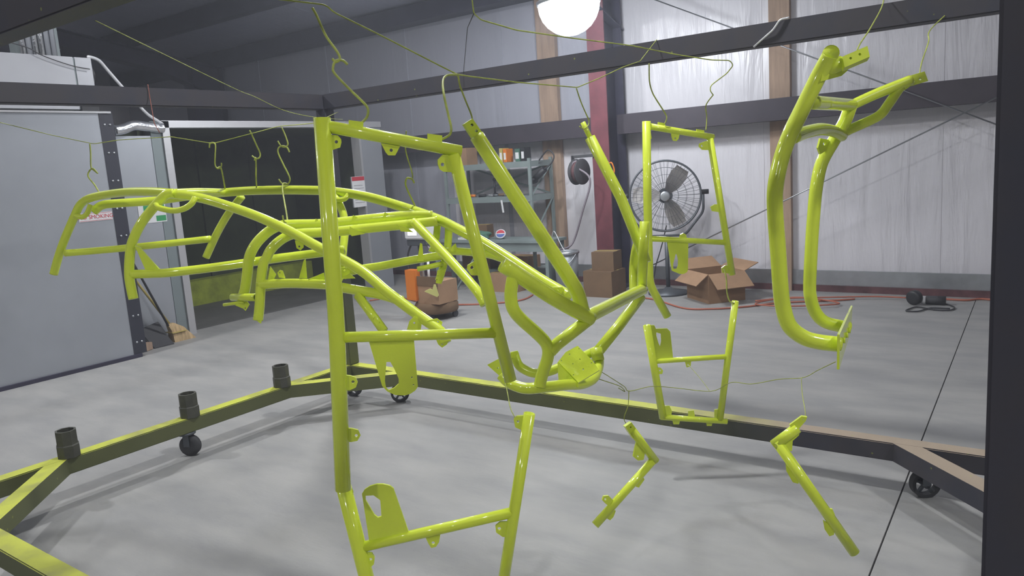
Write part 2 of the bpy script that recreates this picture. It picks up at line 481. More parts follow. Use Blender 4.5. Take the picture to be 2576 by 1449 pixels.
# ------------------------------------------------------------------ high bay lamps
def high_bay(x, y, z, label, group=None, r=.262, glow='lamp_glow'):
    t = thing('high_bay_lamp', label, 'lamp', (x, y, z), group)
    n = 6
    prof = [(r * math.cos(a), -r * math.sin(a)) for a in [math.pi / 2 * k / n for k in range(n)]] + [(0.004, -r)]
    lathe('lens', prof, (x, y, z), M[glow], t, n=20)
    if glow == 'bay_glow':
        ld = bpy.data.lights.new('bay_light', 'AREA'); ld.shape = 'DISK'; ld.size = 2 * r; ld.energy = BAY_WATTS; ld.color = (0.97, 0.98, 1.0)
        lo = bpy.data.objects.new('bay_light', ld); COL.objects.link(lo); lo.parent = t; lo.location = (0, 0, -r - .01)
    lathe('housing', [(r + .008, -0.005), (r + .013, 0.02), (0.20, 0.07), (0.10, 0.12), (0.10, 0.26), (0.05, 0.30)], (x, y, z), M['galv'], t)
    tube('hang_cable', [(x, y, z + .29), (x, y, roof_z(y) - .005)], 0.006, M['cord_blk'], t, n=8)
    return t
high_bay(-3.52, 5.84, 2.70, 'glowing high bay lamp hanging near the red column')
for x, y, z in ((-1.9, 2.5, 3.85), (-6.1, 1.4, 4.0), (-4.9, 4.5, 3.75), (2.2, 2.2, 3.9), (-0.8, -2.8, 4.3), (-5.4, -3.2, 4.3), (3.6, -2.6, 4.3)):  # third lamp is an unseen addition to brighten the shelf wall
    high_bay(x, y, z, 'unseen high bay lamp above the open floor away from the wall', 'lamps over the shop floor', .12, 'bay_glow')

# ================================================================== SPRAY BOOTH
bt = thing('spray_booth', 'grey sheet metal spray booth with a dark open front', 'booth', (-7.6, 5.2, 0))
BX = -6.8
box('jamb', (BX - .10, 3.86, 0), (BX, 3.965, 2.0), M['panel_gr'], bt)
box('jamb', (BX - .12, 3.965, 0), (BX + .02, 4.035, 2.0), M['panel_lt'], bt)
box('jamb', (BX - .10, 6.41, 0), (BX, 6.75, 2.0), M['panel'], bt)
box('jamb_edge', (BX - .12, 6.38, 0), (BX + .015, 6.41, 2.0), M['panel_lt'], bt)
box('header', (BX - .12, 3.965, 1.94), (BX + .02, 6.75, 2.005), M['panel_lt'], bt)
box('back_wall', (-8.52, 3.9, 0.30), (-8.44, 6.75, 2.0), M['booth_dark'], bt)
box('side_wall', (-8.44, 3.80, 0.012), (BX - .12, 3.86, 1.94), M['booth_dark'], bt)
box('side_wall', (-8.44, 6.69, 0.012), (BX - .12, 6.75, 1.94), M['booth_dark'], bt)
box('roof_panel', (-8.52, 3.80, 1.94), (BX - .12, 6.75, 2.0), M['booth_dark'], bt)
box('dust_ledge', (-8.52, 3.86, 0.012), (-8.25, 6.69, 0.30), M['booth_dust'], bt)
box('floor_pan', (-8.25, 3.86, 0.0), (BX - .12, 6.69, 0.012), M['booth_floor'], bt)
for k in range(1, 4):
    y = 3.9 + 2.85 * k / 4
    box('filter_rail', (-8.44, y - .02, 0.30), (-8.41, y + .02, 1.94), M['booth_dark'], bt)
# infill panel left of the booth opening
tag(box('infill_panel', (BX - .06, 2.2, 0), (BX, 3.855, 1.87), M['panel']), 'plain grey sheet panel between the booth opening and the sliding door', 'panel')
# flexible foil duct lying on top of the infill panel
fo = [XP(-6.78).at(*q) for q in ((288, 328), (310, 325), (335, 316), (365, 318), (395, 322), (409, 322))]
tag(tube('foil_duct', fo, 0.045, M['foil'], smooth=True), 'crumpled silver foil duct lying along the top of the infill panel', 'duct')

# big sliding door leaf in front
sd = thing('sliding_door', 'large grey sheet metal sliding door with a black bolted edge strip', 'door', (-6.38, 2.0, 0))
box('door_leaf', (-6.42, 0.2, 0.015), (-6.35, 3.19, 2.02), M['panel'], sd)
box('top_cap', (-6.43, 0.2, 2.02), (-6.335, 3.285, 2.035), M['panel_lt'], sd)
es = box('edge_strip', (-6.42, 3.19, 0.03), (-6.345, 3.30, 2.02), M['black_strip'], sd)
for k in range(9):
    z = 1.93 - k * 0.225
    for y in (3.225, 3.268):
        lathe('bolt', [(.009, 0), (.009, .004), (.005, .008)], (-6.345, y, z), M['galv'], es, n=10, axis=(1, 0, 0))
box('bottom_rail', (-6.44, 0.2, 0.0), (-6.33, 3.25, 0.03), M['steel_dk'], sd)
# upper casing above the door
uc = thing('duct_casing', 'white sheet metal casing above the sliding door', 'casing', (-6.5, 2, 2.05))
box('casing_panel', (-6.75, 0.2, 2.05), (-6.36, 3.06, 2.45), M['white_sheet'], uc)
box('seam', (-6.75, 3.06, 2.05), (-6.365, 3.075, 2.445), M['panel_gr'], uc)
box('casing_panel', (-6.75, 3.075, 2.05), (-6.36, 3.20, 2.45), M['white_sheet'], uc)
tag(tube('power_cable', [XP(-6.34).at(*q) for q in ((30, 108), (72, 121), (110, 141), (180, 165), (226, 174))], .004, M['cord_blk'], smooth=True, n=8), 'thin black cable sagging across the white casing', 'cable')
cyl('pulley', (-6.74, 3.25, 2.36), (-6.62, 3.25, 2.36), 0.10, M['black'], uc)
box('roller_bracket', (-6.40, 3.07, 2.037), (-6.345, 3.20, 2.08), M['black'], uc)
du = thing('vertical_duct', 'shiny ribbed metal duct rising behind the white casing', 'duct', (-7.3, 3.2, 2.3))
for k in range(6):
    y = 3.09 + k * .05
    cyl('duct_rib', (-7.25, y, 2.2), (-7.25, y, 3.85), 0.024, M['foil'] if k in (0, 2, 3) else M['panel'], du, n=12)
box('duct_back', (-7.40, 3.05, 2.0), (-7.27, 3.40, 3.85), M['panel_gr'], du)
# conduit arc from casing to booth corner
cq = ((222, 143), (236, 146), (252, 155), (272, 178), (305, 216), (330, 243), (348, 264), (372, 288), (392, 301), (409, 312))
pts = [XP(-6.42 - .37 * i / 9).at(*q) for i, q in enumerate(cq)]
tag(tube('flex_conduit', pts, 0.013, M['conduit'], smooth=True, n=10), 'silver flexible conduit drooping from the white casing to the booth corner', 'conduit')

# signs
def text_mesh(name, body, size, P, ux, uy, mat_, parent):
    cu = bpy.data.curves.new(name, 'FONT'); cu.body = body; cu.size = size; cu.align_x = 'CENTER'; cu.align_y = 'CENTER'
    cu.extrude = 0.0006
    o = bpy.data.objects.new(name, cu); COL.objects.link(o)
    dg = bpy.context.evaluated_depsgraph_get()
    me = bpy.data.meshes.new_from_object(o.evaluated_get(dg))
    bpy.data.objects.remove(o)
    ux = Vector(ux).normalized(); uy = Vector(uy).normalized(); uz = ux.cross(uy)
    mw = Matrix((ux, uy, uz)).transposed().to_4x4(); mw.translation = Vector(P)
    me.transform(mw); me.materials.clear(); me.materials.append(mat_)
    t = bpy.data.objects.new(name, me); COL.objects.link(t)
    t.parent = parent
    t.matrix_parent_inverse = parent.matrix_basis.inverted()
    return t
sg = thing('warning_sign', 'white strip sign with red NO SMOKING lettering on the sliding door', 'sign', (-6.349, 3.05, 1.17))
box('sign_board', (-6.35, 2.915, 1.172), (-6.346, 3.178, 1.238), M['white'], sg)
text_mesh('lettering', 'NO SMOKING', 0.044, (-6.345, 3.046, 1.205), (0, 1, 0), (0, 0, 1), M['red'], sg)
for z0, z1 in ((1.1755, 1.1785), (1.2315, 1.2345)):
    box('red_line', (-6.346, 2.92, z0), (-6.3455, 3.173, z1), M['red'], sg)
s2 = thing('safety_sign', 'green and white sign on the grey infill panel', 'sign', (-6.799, 3.77, 1.09))
box('sign_board', (-6.8, 3.64, 1.09), (-6.796, 3.90, 1.265), M['white'], s2)
box('green_field', (-6.796, 3.69, 1.20), (-6.7955, 3.89, 1.255), M['green'], s2)
box('green_field', (-6.796, 3.80, 1.10), (-6.7955, 3.895, 1.15), M['green'], s2)
s3 = thing('notice_sheet', 'white notice sheet with a red heading on the booth jamb', 'sign', (-6.78, 6.3, 1.03))
box('paper', (-6.784, 6.20, 1.02), (-6.779, 6.40, 1.375), M['white'], s3)
box('red_heading', (-6.779, 6.203, 1.325), (-6.7785, 6.397, 1.372), M['red'], s3)
for k in range(7):
    box('text_line', (-6.779, 6.225, 1.07 + k * .033), (-6.7787, 6.375 - (k * 37 % 5) * .008, 1.074 + k * .033), M['ink'], s3)
box('notice_backing', (-6.80, 6.20, 1.02), (-6.784, 6.41, 1.375), M['panel'], s3)

# broom, dust pan brush leaning on the infill panel
br = thing('broom', 'straw broom with a yellow wooden handle leaning on the infill panel', 'broom', (-6.62, 3.77, 0))
tube('handle', [(-6.66, 3.72, 0.14), (-6.787, 3.20, 1.16)], 0.011, M['yel_wood'], br, n=10)
vs = []
for (yy, zz, hw, hx) in ((3.70, 0.17, .030, .02), (3.75, 0.115, .060, .035), (3.80, 0.0, .105, .055)):
    dvec = Vector((0, .9, .42)).normalized()
    for sx in (-1, 1):
        for sy in (-1, 1):
            c = Vector((-6.64, yy, zz)) + Vector((sx * hx, 0, 0)) + Vector((0, 1, 0.12 if zz > 0.05 else 0)) * (sy * hw)
            vs.append(c)
fs = []
for i in range(2):
    a = i * 4; b = a + 4
    for p, q in ((0, 1), (1, 3), (3, 2), (2, 0)):
        fs.append((a + p, a + q, b + q, b + p))
fs += [(0, 1, 3, 2), (8, 9, 11, 10)]
mk('straw_head', vs, fs, M['straw'], br)
box('stitching', (-6.70, 3.68, 0.085), (-6.58, 3.82, 0.092), M['yel_wood'], br)
dp = thing('dust_pan', 'dark lobby dust pan with an upright handle beside the straw broom', 'dust pan', (-6.62, 3.54, 0))
tube('handle', [(-6.60, 3.66, 0.16), (-6.752, 3.30, 1.28)], 0.010, M['black'], dp, n=10)
mk('pan', [(-6.76, 3.46, 0), (-6.76, 3.66, 0), (-6.52, 3.46, 0), (-6.52, 3.66, 0), (-6.76, 3.46, .16), (-6.76, 3.66, .20), (-6.60, 3.46, .05), (-6.60, 3.66, .05)],
   [(0, 1, 3, 2), (4, 6, 7, 5), (0, 4, 5, 1), (2, 3, 7, 6), (0, 2, 6, 4), (1, 5, 7, 3)], M['rubber'], dp, bevel=.008)
tag(obox('wood_block', (-6.53, 3.385, .035), (.03, .02, 0), (-.02, .045, 0), (0, 0, .034), M['wood'], bevel=.004), 'small wooden offcut on the floor under the dust pan', 'block')

# ================================================================== WALL SIDE CLUTTER
# shelving unit and bench
sh = thing('shelving_unit', 'green grey metal shelving unit against the white wall', 'shelf', (-5.46, 7.28, 0))
for x in (-6.08, -4.86):
    for y in (7.05, 7.48):
        box('post', (x - .018, y - .012, 0), (x + .018, y + .012, 1.45), M['shelf'], sh)
for z in (1.40, 1.02, 0.18):
    box('shelf_board', (-6.08, 7.05, z), (-4.86, 7.48, z + .02), M['shelf'], sh)
    box('shelf_lip', (-6.08, 7.036, z - .045), (-4.86, 7.05, z + .02), M['shelf'], sh)
    box('shelf_lip', (-4.86, 7.05, z - .045), (-4.848, 7.48, z + .02), M['shelf'], sh)
for a, b in (((-6.05, 1.38), (-4.9, 1.04)), ((-6.05, 1.04), (-4.9, 1.38))):
    bar('back_brace', (a[0], 7.50, a[1]), (b[0], 7.50, b[1]), .022, .005, M['shelf'], sh, up=(0, 1, 0))
bar('side_brace', (-4.845, 7.06, 1.05), (-4.845, 7.47, 1.38), .004, .022, M['shelf'], sh, up=(1, 0, 0))
bar('side_brace', (-4.845, 7.06, .62), (-4.845, 7.47, 1.0), .004, .022, M['shelf'], sh, up=(1, 0, 0))
wb = thing('work_bench', 'low green grey work bench in front of the shelving unit', 'bench', (-5.3, 6.85, 0))
box('bench_top', (-6.02, 6.68, .555), (-4.42, 7.03, .585), M['shelf'], wb)
box('apron', (-6.0, 6.70, .46), (-4.44, 6.715, .555), M['shelf'], wb)
for x in (-6.0, -4.46):
    for y in (6.70, 6.99):
        box('leg', (x - .02, y - .02, 0), (x + .02, y + .02, .555), M['shelf'], wb)
box('end_panel', (-4.46, 6.73, .12), (-4.445, 6.97, .46), M['shelf'], wb)
bar('cross_brace', (-5.4, 6.72, .46), (-5.75, 6.72, .02), .02, .02, M['shelf'], wb, up=(0, 1, 0))

def carton(name, c, sx, sy, sz, rz, m, label, group=None):
    """closed carton: body with tape strip and two top flaps"""
    t = thing(name, label, 'box', c, group)
    u = Vector((math.cos(rz), math.sin(rz), 0)); v = Vector((-u.y, u.x, 0)); c = Vector(c)
    obox('body', c + Vector((0, 0, sz / 2 - .002)), u * sx / 2, v * sy / 2, Vector((0, 0, sz / 2 - .002)), m, t)
    for s in (-1, 1):
        obox('flap', c + v * (s * sy / 4) + Vector((0, 0, sz - .002)), u * sx / 2, v * (sy / 4 - .002), Vector((0, 0, .002)), m, t)
    obox('tape', c + Vector((0, 0, sz + .0005)), u * sx / 2, v * .02, Vector((0, 0, .0006)), M['yel_wood'], t)
    return t

carton('carton', (-5.90, 7.25, 1.42), .17, .2, .20, 0, M['card'], 'small brown carton on the top shelf')
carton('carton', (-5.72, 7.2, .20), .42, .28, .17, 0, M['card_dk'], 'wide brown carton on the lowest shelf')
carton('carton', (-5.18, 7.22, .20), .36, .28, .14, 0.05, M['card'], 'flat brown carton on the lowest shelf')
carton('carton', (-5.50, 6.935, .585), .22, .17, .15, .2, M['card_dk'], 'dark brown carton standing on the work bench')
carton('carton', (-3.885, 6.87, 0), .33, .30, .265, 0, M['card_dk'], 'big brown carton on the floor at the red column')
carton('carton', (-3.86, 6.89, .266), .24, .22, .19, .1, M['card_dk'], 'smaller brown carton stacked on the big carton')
carton('carton', (-5.12, 6.84, 0), .40, .22, .20, 0.05, M['card'], 'brown carton on the floor under the work bench')
# small goods on the shelves
for i, (x, w, h, m, lab) in enumerate(((-5.20, .045, .15, 'orange', 'narrow orange box upright on the top shelf'), (-5.255, .045, .16, 'yel_wood', 'narrow yellow box upright on the top shelf'),
                                   (-5.03, .06, .14, 'teal', 'dark green box upright on the top shelf'), (-4.955, .05, .15, 'black', 'black box upright on the top shelf'))):
    b = thing('small_box', lab, 'box', (x, 7.12, 1.42))
    box('body', (x - w / 2, 7.07, 1.42), (x + w / 2, 7.2, 1.42 + h), M[m], b, bevel=.003)
    box('label_panel', (x - w / 2 + .008, 7.0685, 1.45), (x + w / 2 - .008, 7.0702, 1.45 + h * .5), M['white'], b)
pr = thing('small_press', 'small dark hand press standing on the middle shelf', 'press', (-5.47, 7.2, 1.04))
lathe('base', [(.055, 0), (.055, .012), (.03, .03), (.012, .04)], (-5.47, 7.2, 1.04), M['black'], pr, n=20)
cyl('spindle', (-5.47, 7.2, 1.07), (-5.47, 7.2, 1.22), .011, M['black'], pr, n=12)
lathe('knob', [(.018, 0), (.02, .01), (.012, .03)], (-5.47, 7.2, 1.22), M['black'], pr, n=14)
for i, (x, y, m, lab) in enumerate(((-5.72, 7.12, 'orange', 'orange handled tool lying on the middle shelf'), (-5.55, 7.10, 'black', 'black handled tool lying on the middle shelf'),
                                    (-5.33, 7.11, 'card_dk', 'brown handled tool lying on the middle shelf'), (-5.15, 7.12, 'teal', 'green handled tool lying on the middle shelf'))):
    t = thing('hand_tool', lab, 'tool', (x, y, 1.04))
    d = Vector((math.cos(i * .9 + .2), .25 * math.sin(i * 2.0), 0)).normalized()
    c = Vector((x, y, 1.058))
    cyl('handle', c - d * .07, c + d * .02, .018, M[m], t, n=12, r2=.014)
    cyl('shaft', c + d * .02, c + d * .09, .006, M['galv'], t, n=8)
    obox('head', c + d * .095, d * .014, Vector((-d.y, d.x, 0)) * .03, Vector((0, 0, .012)), M['galv'], t, bevel=.003)
tag(obox('hanging_strip', (-5.25, 7.028, .93), (.012, 0, 0), (0, .002, 0), (-.008, 0, .07), M['white']), 'white paper strip hanging from the middle shelf edge', 'strip')
dr = thing('hand_grinder', 'black corded grinder hanging at the end of the top shelf', 'tool', (-4.80, 7.12, 1.25))
c = Vector((-4.80, 7.14, 1.26))
cyl('body', c + Vector((-.07, 0, -.05)), c + Vector((.08, 0, .06)), .035, M['black'], dr, n=16)
lathe('guard', [(.05, 0), (.055, .01), (.04, .02)], c + Vector((-.08, 0, -.06)), M['rubber'], dr, n=18, axis=(.3, -.4, -.8))
tube('cord', [c + Vector((.08, 0, .06)), c + Vector((.16, .02, .12)), c + Vector((.19, .03, .20)), c + Vector((.12, .02, .26)), c + Vector((-.02, .05, .158))], .008, M['cord_blk'], dr, smooth=True, n=8)
bg = thing('cloth_bundle', 'crumpled dull green cloth on the work bench', 'cloth', (-5.45, 6.76, .585))
bm = bmesh.new(); bmesh.ops.create_icosphere(bm, subdivisions=3, radius=1)
for v in bm.verts:
    k = 1 + .22 * math.sin(5 * v.co.x + 2 * v.co.y) * math.cos(4 * v.co.z + 3 * v.co.y)
    v.co = Vector((v.co.x * .17 * k, v.co.y * .075 * k, max(v.co.z, -.55) * .06 * k))
zmin = min(v.co.z for v in bm.verts)
for v in bm.verts: v.co += Vector((-5.42, 6.765, .585 - zmin))
me = bpy.data.meshes.new('fabric'); bm.to_mesh(me); bm.free(); me.materials.append(M['teal'])
for p in me.polygons: p.use_smooth = True
o = bpy.data.objects.new('fabric', me); COL.objects.link(o); o.parent = bg; o.matrix_parent_inverse = bg.matrix_basis.inverted()
bw = thing('round_tin', 'round tin with red, white and blue lid leaning on the work bench', 'tin', (-5.13, 6.80, .585))
axv = Vector((.35, -.75, .62)).normalized()
cc = Vector((-5.13, 6.80, .640))
lathe('tin_body', [(.052, -.02), (.058, 0.0), (.058, .01)], cc, M['white'], bw, axis=axv)
upv = (Vector((0, 0, 1)) - axv * axv.z).normalized(); sdv = axv.cross(upv)
for nm, mt_, lo_, hi_ in (('red_half', 'red', 0.12, 1), ('blue_half', 'blue', -1, -.12)):
    pv = []
    for k in range(33):
        a = 2 * math.pi * k / 32
        q = max(lo_, min(hi_, math.sin(a)))
        pv.append(cc + axv * .0106 + (sdv * math.cos(a) * math.sqrt(max(0, 1 - q * q)) / max(1e-6, abs(math.cos(a))) * (1 if abs(math.cos(a)) > 1e-3 else 0) + upv * q) * .047)
    mk(nm, pv[:-1], [tuple(range(32))], M[mt_], bw)
tag(box('folder', (-5.44, 6.685, .587), (-5.32, 6.70, .64), M['yel_wood']), 'yellow card folder standing at the bench edge', 'folder')
tag(box('paper_pad', (-5.66, 6.69, .587), (-5.53, 6.84, .612), M['white']), 'white paper pad lying on the work bench', 'paper')

# bin
bn = thing('waste_bin', 'grey round waste bin with a rim between bench and cartons', 'bin', (-4.23, 6.70, 0))
lathe('bin_body', [(.105, 0), (.13, .46), (.118, .46), (.098, .02)], (-4.23, 6.70, 0), M['bin'], bn)
lathe('rim', [(.132, .445), (.14, .45), (.14, .475), (.122, .475), (.122, .45)], (-4.23, 6.70, 0), M['galv'], bn)
tube('bail', [(-4.365, 6.68, .45), (-4.33, 6.60, .37), (-4.23, 6.555, .34), (-4.13, 6.60, .37), (-4.095, 6.68, .45)], .005, M['galv'], bn, smooth=True, n=8)
lathe('label_disc', [(.04, 0), (.04, .003)], (-4.195, 6.58, .27), M['white'], bn, n=20, axis=(.25, -.96, -.05))
tube('white_cord', [(-4.52, 6.9, .60), (-4.46, 6.86, .66), (-4.33, 6.78, .52), (-4.25, 6.72, .47)], .004, M['white'], None, smooth=True, n=8)
tag(bpy.data.objects['white_cord'], 'thin white cord between the work bench and the waste bin', 'cord')

# hose reel and hose
hr = thing('hose_reel', 'dark round hose reel mounted beside the red column', 'hose reel', (-4.16, 7.1, 1.28))
ax = Vector((1, -.12, 0)).normalized(); c = Vector((-4.20, 7.0, 1.27))
lathe('drum', [(.130, -.05), (.135, -.045), (.135, -.035), (.06, -.03), (.06, .03), (.135, .035), (.135, .045), (.130, .05)], c, M['rubber'], hr, axis=ax)
lathe('coiled_hose', [(.07, -.03), (.108, -.028), (.115, 0), (.108, .028), (.07, .03)], c, M['dark_red'], hr, axis=ax)
bar('bracket', c - ax * .075, c - ax * .075 + Vector((0, 0, .17)), .05, .012, M['rubber'], hr, up=(1, 0, 0))
bar('bracket_arm', c - ax * .075 + Vector((0, .02, .155)), Vector((-4.06, 7.13, 1.43)), .03, .03, M['rubber'], hr)
yp = YP(6.95)
tag(tube('air_hose', [c + Vector((-.01, -.02, .112)), c + Vector((-.04, -.06, .07)), yp.at(1484, 450), yp.at(1466, 530), yp.at(1440, 612), (-4.345, 6.75, .478)], .011, M['hose'], smooth=True, n=8), 'grey air hose hanging from the reel down to the bin', 'hose')
tag(tube('extension_cord', [(-3.93, 7.11, 1.30), (-3.90, 7.10, 1.33), (-3.86, 7.09, 1.34), (-3.84, 7.1, 1.27), (-3.85, 7.1, 1.22)], .008, M['orange'], smooth=True, n=8), 'short orange cord hooked on the red column', 'cord')

# pedestal fan
fc = Vector((-3.262, 7.05, .985)); fn = Vector((.42, -.90, 0.03)).normalized()
fu = Vector((0, 0, 1)); fs_ = fn.cross(fu).normalized(); fu = fs_.cross(fn)
fan = thing('pedestal_fan', 'round dark pedestal fan with wire guard against the white wall', 'fan', (-3.27, 7.1, 0))
def ring_geo(R, r, off, n=48, k=8):
    v, f = [], []
    for i in range(n):
        a = 2 * math.pi * i / n
        d = fs_ * math.cos(a) + fu * math.sin(a)
        for j in range(k):
            b = 2 * math.pi * j / k
            v.append(fc + d * (R + r * math.cos(b)) + fn * (off + r * math.sin(b)))
    for i in range(n):
        for j in range(k):
            f.append((i * k + j, ((i + 1) % n) * k + j, ((i + 1) % n) * k + (j + 1) % k, i * k + (j + 1) % k))
    return v, f
def merge(name, geos, m, parent):
    V, F = [], []
    for v, f in geos:
        o_ = len(V); V += v; F += [tuple(i + o_ for i in t) for t in f]
    return mk(name, V, F, m, parent, smooth=True)
R = .345
merge('guard_rim', [ring_geo(R, .010, 0), ring_geo(R, .007, -.10)], M['dk_metal'], fan)
for nm, s, cnt in (('front_guard', 1, 48), ('rear_guard', -1, 30)):
    g = []
    for i in range(cnt):
        a = 2 * math.pi * i / cnt
        d = fs_ * math.cos(a) + fu * math.sin(a)
        o0 = .0 if s > 0 else -.10
        g.append(sweep_geo([fc + d * .05 + fn * (o0 + s * .07), fc + d * .16 + fn * (o0 + s * .06), fc + d * .28 + fn * (o0 + s * .03), fc + d * R + fn * o0], .0016, 5))
    for rr, oo in ((.13, .063), (.21, .05), (.28, .03)):
        g.append(ring_geo(rr, .0014, (0 if s > 0 else -.10) + s * oo, 40, 5))
    merge(nm, g, M['dk_metal'], fan)
lathe('hub_cap', [(.05, 0), (.05, .012), (.035, .016)], fc + fn * .066, M['galv'], fan, axis=fn, n=24)
lathe('motor', [(.06, -.28), (.075, -.26), (.075, -.14), (.05, -.12), (.045, .02)], fc, M['dk_metal'], fan, axis=fn, n=24)
for i in range(3):
    a = math.radians(55 + 120 * i)
    d = fs_ * -math.cos(a) + fu * math.sin(a); e = fn.cross(d)
    vs = []
    for (rr, w, tw) in ((.05, .035, .03), (.14, .075, .035), (.24, .085, .03), (.315, .065, .02)):
        for s in (-1, 1):
            vs.append(fc + d * rr + e * (s * w) + fn * (-.05 + s * tw))
    vs2 = [v - fn * .003 for v in vs]
    n0 = len(vs); fcs = []
    for q in range(3):
        fcs += [(2 * q, 2 * q + 1, 2 * q + 3, 2 * q + 2), (n0 + 2 * q, n0 + 2 * q + 2, n0 + 2 * q + 3, n0 + 2 * q + 1),
                (2 * q, 2 * q + 2, n0 + 2 * q + 2, n0 + 2 * q), (2 * q + 1, n0 + 2 * q + 1, n0 + 2 * q + 3, 2 * q + 3)]
    fcs += [(0, n0, n0 + 1, 1), (n0 - 2, n0 - 1, 2 * n0 - 1, 2 * n0 - 2)]
    mk('blade', vs + vs2, fcs, M['blade'], fan)
yk = [fc + fs_ * sx * .366 + fu * sz - fn * .05 for sx, sz in ((-1, .02), (-1, -.17), (-.50, -.395), (.50, -.395), (1, -.17), (1, .02))]
yko = tube('yoke', yk, .013, M['dk_metal'], fan, fil=.05, n=10)
for s in (-1, 1):
    cyl('pivot_knob', fc + fs_ * s * .34 - fn * .05 + fu * .02, fc + fs_ * s * .42 - fn * .05 + fu * .02, .024, M['black'], yko, n=14)
pb = fc - fn * .05
cyl('pole', (pb.x, pb.y, .03), (pb.x, pb.y, pb.z - .39), .021, M['dk_metal'], fan, n=14)
lathe('base', [(.20, 0), (.20, .02), (.06, .035), (.03, .07)], (pb.x, pb.y, 0), M['dk_metal'], fan, n=32)
tube('power_cord', [pb + Vector((-.02, .05, -.3)), pb + Vector((-.10, .1, -.5)), pb + Vector((-.18, .12, -.7)), (pb.x - .3, pb.y + .15, .012), (pb.x - .7, pb.y + .2, .012)], .006, M['cord_blk'], fan, smooth=True, n=8)

# open carton
oc = thing('open_carton', 'open brown carton with drooping flaps on the floor by the wall', 'box', (-2.70, 6.95, 0))
A0 = Vector((-2.69, 6.68, 0)); U = Vector((-.325, .265, 0)); V = Vector((.235, .29, 0)); Hb = .275
cor = [A0, A0 + V, A0 + V + U, A0 + U]
Cc = A0 + (U + V) / 2
for i in range(4):
    a, b = cor[i], cor[(i + 1) % 4]
    mid = (a + b) / 2; out = (mid - Cc); out.z = 0; out.normalize()
    obox('side_panel', mid + Vector((0, 0, Hb / 2)), (b - a) / 2, out * .003, Vector((0, 0, Hb / 2)), M['card'], oc)
    fl_d = (out * .80 + Vector((0, 0, -.60 if i in (0, 3) else .35))).normalized()
    L_ = .20 if i in (0, 2) else .16
    obox('flap', mid + Vector((0, 0, Hb)) + fl_d * L_ / 2, (b - a) / 2, fl_d * L_ / 2, (b - a).cross(fl_d).normalized() * .003, M['card'], oc)
mk('bottom', [p + Vector((0, 0, z)) for z in (.002, .006) for p in cor], [(0, 1, 2, 3), (4, 5, 6, 7)] + [(i, (i + 1) % 4, (i + 1) % 4 + 4, i + 4) for i in range(4)], M['card_dk'], oc)

# floor cords
def floor_path(px, z=.009): return [Plane((0, 0, z), (0, 0, 1)).at(*q) for q in px]
tag(tube('extension_cord', floor_path([(1560, 746), (1640, 752), (1720, 775), (1790, 777), (1870, 772), (1960, 762), (2040, 758), (2110, 755), (2150, 752)]), .008, M['cord_red'], smooth=True, n=8), 'red extension cord looping round the open carton', 'cord')
tag(tube('extension_cord', floor_path([(1900, 757), (2010, 748), (2110, 762), (2060, 768), (1960, 770), (1900, 764), (1960, 752), (2080, 748), (2200, 746), (2280, 749)], .024), .007, M['cord_red'], smooth=True, n=8), 'red extension cord coiled loosely along the wall base', 'cord')
tag(tube('extension_cord', floor_path([(2370, 752), (2430, 755), (2470, 752), (2530, 758), (2600, 760)]), .009, M['cord_red'], smooth=True, n=8), 'red extension cord on the floor past the work light', 'cord')
tag(tube('orange_floor_cord', floor_path([(930, 756), (1000, 748), (1060, 760), (1140, 766), (1230, 764), (1310, 755), (1340, 742)]), .009, M['cord_red'], smooth=True, n=8), 'brown red cord on the floor behind the coating cart', 'cord')
tag(tube('light_cable', floor_path([(2370, 762), (2400, 772), (2390, 780), (2350, 779), (2310, 772), (2290, 776), (2280, 782), (2310, 783), (2340, 775), (2390, 776)]), .006, M['cord_blk'], smooth=True, n=8), 'black cable loops in front of the work light', 'cable')
wl = thing('work_light', 'black round work light with a cylindrical body on the floor', 'light', (-1.0, 7.1, 0))
c = Vector((-1.05, 7.13, .062)); axl = Vector((-.35, -.93, 0)).normalized()
lathe('lamp_head', [(.061, 0), (.061, .04), (.052, .05), (.03, .052)], c, M['black'], wl, axis=axl)
cyl('collar', c + Vector((.04, .02, -.024)), c + Vector((.075, .022, -.024)), .033, M['white'], wl, n=18)
cyl('body', c + Vector((.075, .022, -.024)), c + Vector((.22, .03, -.024)), .037, M['rubber'], wl, n=20)

# powder coating cart
pc = thing('coating_cart', 'powder coating cart with white controller and orange panel', 'cart', (-4.93, 5.42, 0))
cx, cy_ = -4.90, 5.40
lathe('base_drum', [(.20, .06), (.21, .08), (.21, .13), (.19, .16)], (cx, cy_, 0), M['card_dk'], pc, n=30)
for k in range(4):
    a = k * math.pi / 2 + .4
    p = Vector((cx + .18 * math.cos(a), cy_ + .18 * math.sin(a), .032))
    cyl('caster_wheel', p - Vector((.012, 0, 0)), p + Vector((.012, 0, 0)), .032, M['rubber'], pc, n=16)
box('powder_carton', (cx - .08, cy_ - .17, .16), (cx + .19, cy_ + .10, .37), M['card'], pc)
box('carton_flap', (cx - .08, cy_ - .175, .33), (cx + .19, cy_ - .17, .42), M['card_dk'], pc)
box('orange_panel', (cx - .19, cy_ - .20, .19), (cx - .065, cy_ - .12, .48), M['orange'], pc, bevel=.004)
cyl('pole', (cx - .13, cy_ - .02, .12), (cx - .13, cy_ - .02, .80), .022, M['galv'], pc, n=14)
ctl = box('controller', (cx - .22, cy_ - .13, .76), (cx + .04, cy_ + .05, .90), M['white'], pc, bevel=.012)
box('controller_base', (cx - .205, cy_ - .12, .70), (cx + .03, cy_ + .04, .76), M['dk_metal'], pc, bevel=.006)
box('display', (cx - .17, cy_ - .1325, .80), (cx - .06, cy_ - .130, .885), M['screen'], ctl)
cyl('suction_tube', (cx + .02, cy_ - .10, .30), (cx + .03, cy_ - .10, .58), .012, M['white'], pc, n=12)
